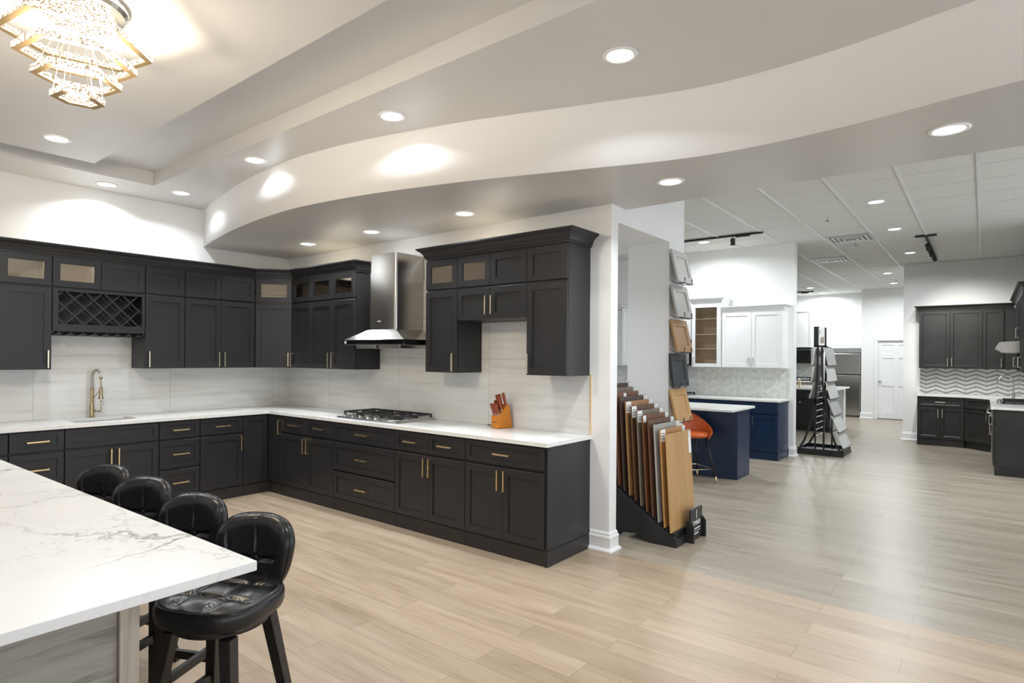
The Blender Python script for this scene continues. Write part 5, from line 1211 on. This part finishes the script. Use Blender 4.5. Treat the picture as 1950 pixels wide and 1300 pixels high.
bm = B(); tube(bm, [(0, 0, 0.165), (-0.03, 0, 0.18), (-0.10, 0, 0.17), (-0.11, 0, 0.15)], 0.010, 8); obj('spout', bm, 'brass', t, smooth=True)

# ---------------------------------------------------------------- ceiling fixtures of the showroom
def spot_head(t, x, y, aim):
    bm = B(); tube(bm, [(x, y, -0.03), (x, y, -0.075)], 0.008, 8); a = Vector((x, y, -0.10)); d_ = Vector(aim).normalized(); tube(bm, [a-d_*0.05, a-d_*0.045, a+d_*0.035, a+d_*0.05], [0.028, 0.034, 0.034, 0.042], 14)
    h = obj('spot_head', bm, 'black_metal', t, smooth='auto'); return h, a+d_*0.05, d_
t = thing('track_light', 'black ceiling track with one spotlight over the white kitchen', 'track light', (4.87, -3.6, ZD-0.006))
bm = B(); box(bm, -0.018, 0.018, -0.80, 1.4, -0.026, 0); obj('track', bm, 'black_metal', t, 0.001)
bm = B(); box(bm, -0.024, 0.024, -0.62, -0.42, -0.042, -0.0265); obj('feed_box', bm, 'black_metal', t, 0.002)
spot_head(t, 0, -0.38, (0.2, 0.1, -1))
t = thing('track_light', 'black ceiling track with three lit spotlights, left of the dark kitchen', 'track light', (7.6, -6.20, ZD-0.006))
bm = B(); box(bm, -1.05, 1.4, -0.018, 0.018, -0.026, 0); box(bm, -1.07, -1.03, -0.13, 0.13, -0.026, 0); obj('track', bm, 'black_metal', t, 0.001)
for k, x in enumerate((-0.55, 0.15, 0.75)):
    h, e_, d_ = spot_head(t, x, 0, (0.75, -0.25, -0.8))
    bm = B(); bmesh.ops.create_circle(bm, cap_ends=True, radius=0.034, segments=16); bmesh.ops.transform(bm, matrix=Matrix.Translation(e_-d_*0.002) @ d_.to_track_quat('Z', 'Y').to_matrix().to_4x4(), verts=bm.verts); obj('spot_lens', bm, 'lamp_lens_far', h)
    l = bpy.data.lights.new('lamp', 'SPOT'); l.energy = 70; l.spot_size = math.radians(80); l.spot_blend = 1; l.shadow_soft_size = 0.03; l.color = (1, 0.98, 0.93)
    lo_ = bpy.data.objects.new('lamp', l); COL.objects.link(lo_); lo_.parent = h; lo_.location = e_+d_*0.01; lo_.rotation_euler = (-d_).to_track_quat('Z', 'Y').to_euler()
t = thing('track_light', 'short black ceiling track far back beside the middle wall end', 'track light', (13.7, -2.9, ZD-0.006))
bm = B(); box(bm, -0.018, 0.018, -0.42, 0.9, -0.028, 0); box(bm, -0.028, 0.028, -0.3, -0.12, -0.05, -0.029); obj('track', bm, 'black_metal', t, 0.001)
def vent(label, x0, x1, y0, y1, mt):
    t = thing('air_vent', label, 'air vent', ((x0+x1)/2, (y0+y1)/2, ZD)); hx, hy = (x1-x0)/2, (y1-y0)/2
    bm = B()
    for k in range(4):
        a = 1-k*0.22; b_ = a-0.09
        if b_ <= 0: break
        z = -0.008-0.004*k
        box(bm, -hx*a, hx*a, -hy*a, -hy*b_, z-0.004, z); box(bm, -hx*a, hx*a, hy*b_, hy*a, z-0.004, z); box(bm, -hx*a, -hx*b_, -hy*b_, hy*b_, z-0.004, z); box(bm, hx*b_, hx*a, -hy*b_, hy*b_, z-0.004, z)
    obj('louvre', bm, mt, t)
    bm = B(); box(bm, -hx*0.98, hx*0.98, -hy*0.98, hy*0.98, -0.0035, -0.001); obj('backing', bm, 'grey_paint', t)
vent('square ceiling air vent over the aisle, nearer of two', 5.90, 6.50, -5.59, -5.01, 'tee_bar')
vent('square ceiling return vent farther back in the aisle', 7.95, 8.52, -4.98, -4.40, 'trim_paint')
for (x, y), w in (((4.52, -5.287), 'nearest, over the aisle before the vent'), ((6.65, -5.30), 'just behind the nearer air vent'), ((12.3, -5.30), 'far back by the last downlight')):
    t = thing('sprinkler_head', 'small ceiling fire sprinkler ' + w, 'sprinkler', (x, y, ZD), 0, 'ceiling sprinklers')
    bm = B(); lathe(bm, [(0.035, 0), (0.03, -0.008), (0.01, -0.01), (0.01, -0.035), (0.0, -0.036)], seg=14); obj('body', bm, 'nickel', t, smooth='auto')
    bm = B(); lathe(bm, [(0.0, -0.037), (0.022, -0.037), (0.022, -0.041), (0, -0.041)], seg=12); obj('deflector', bm, 'black_metal', t)
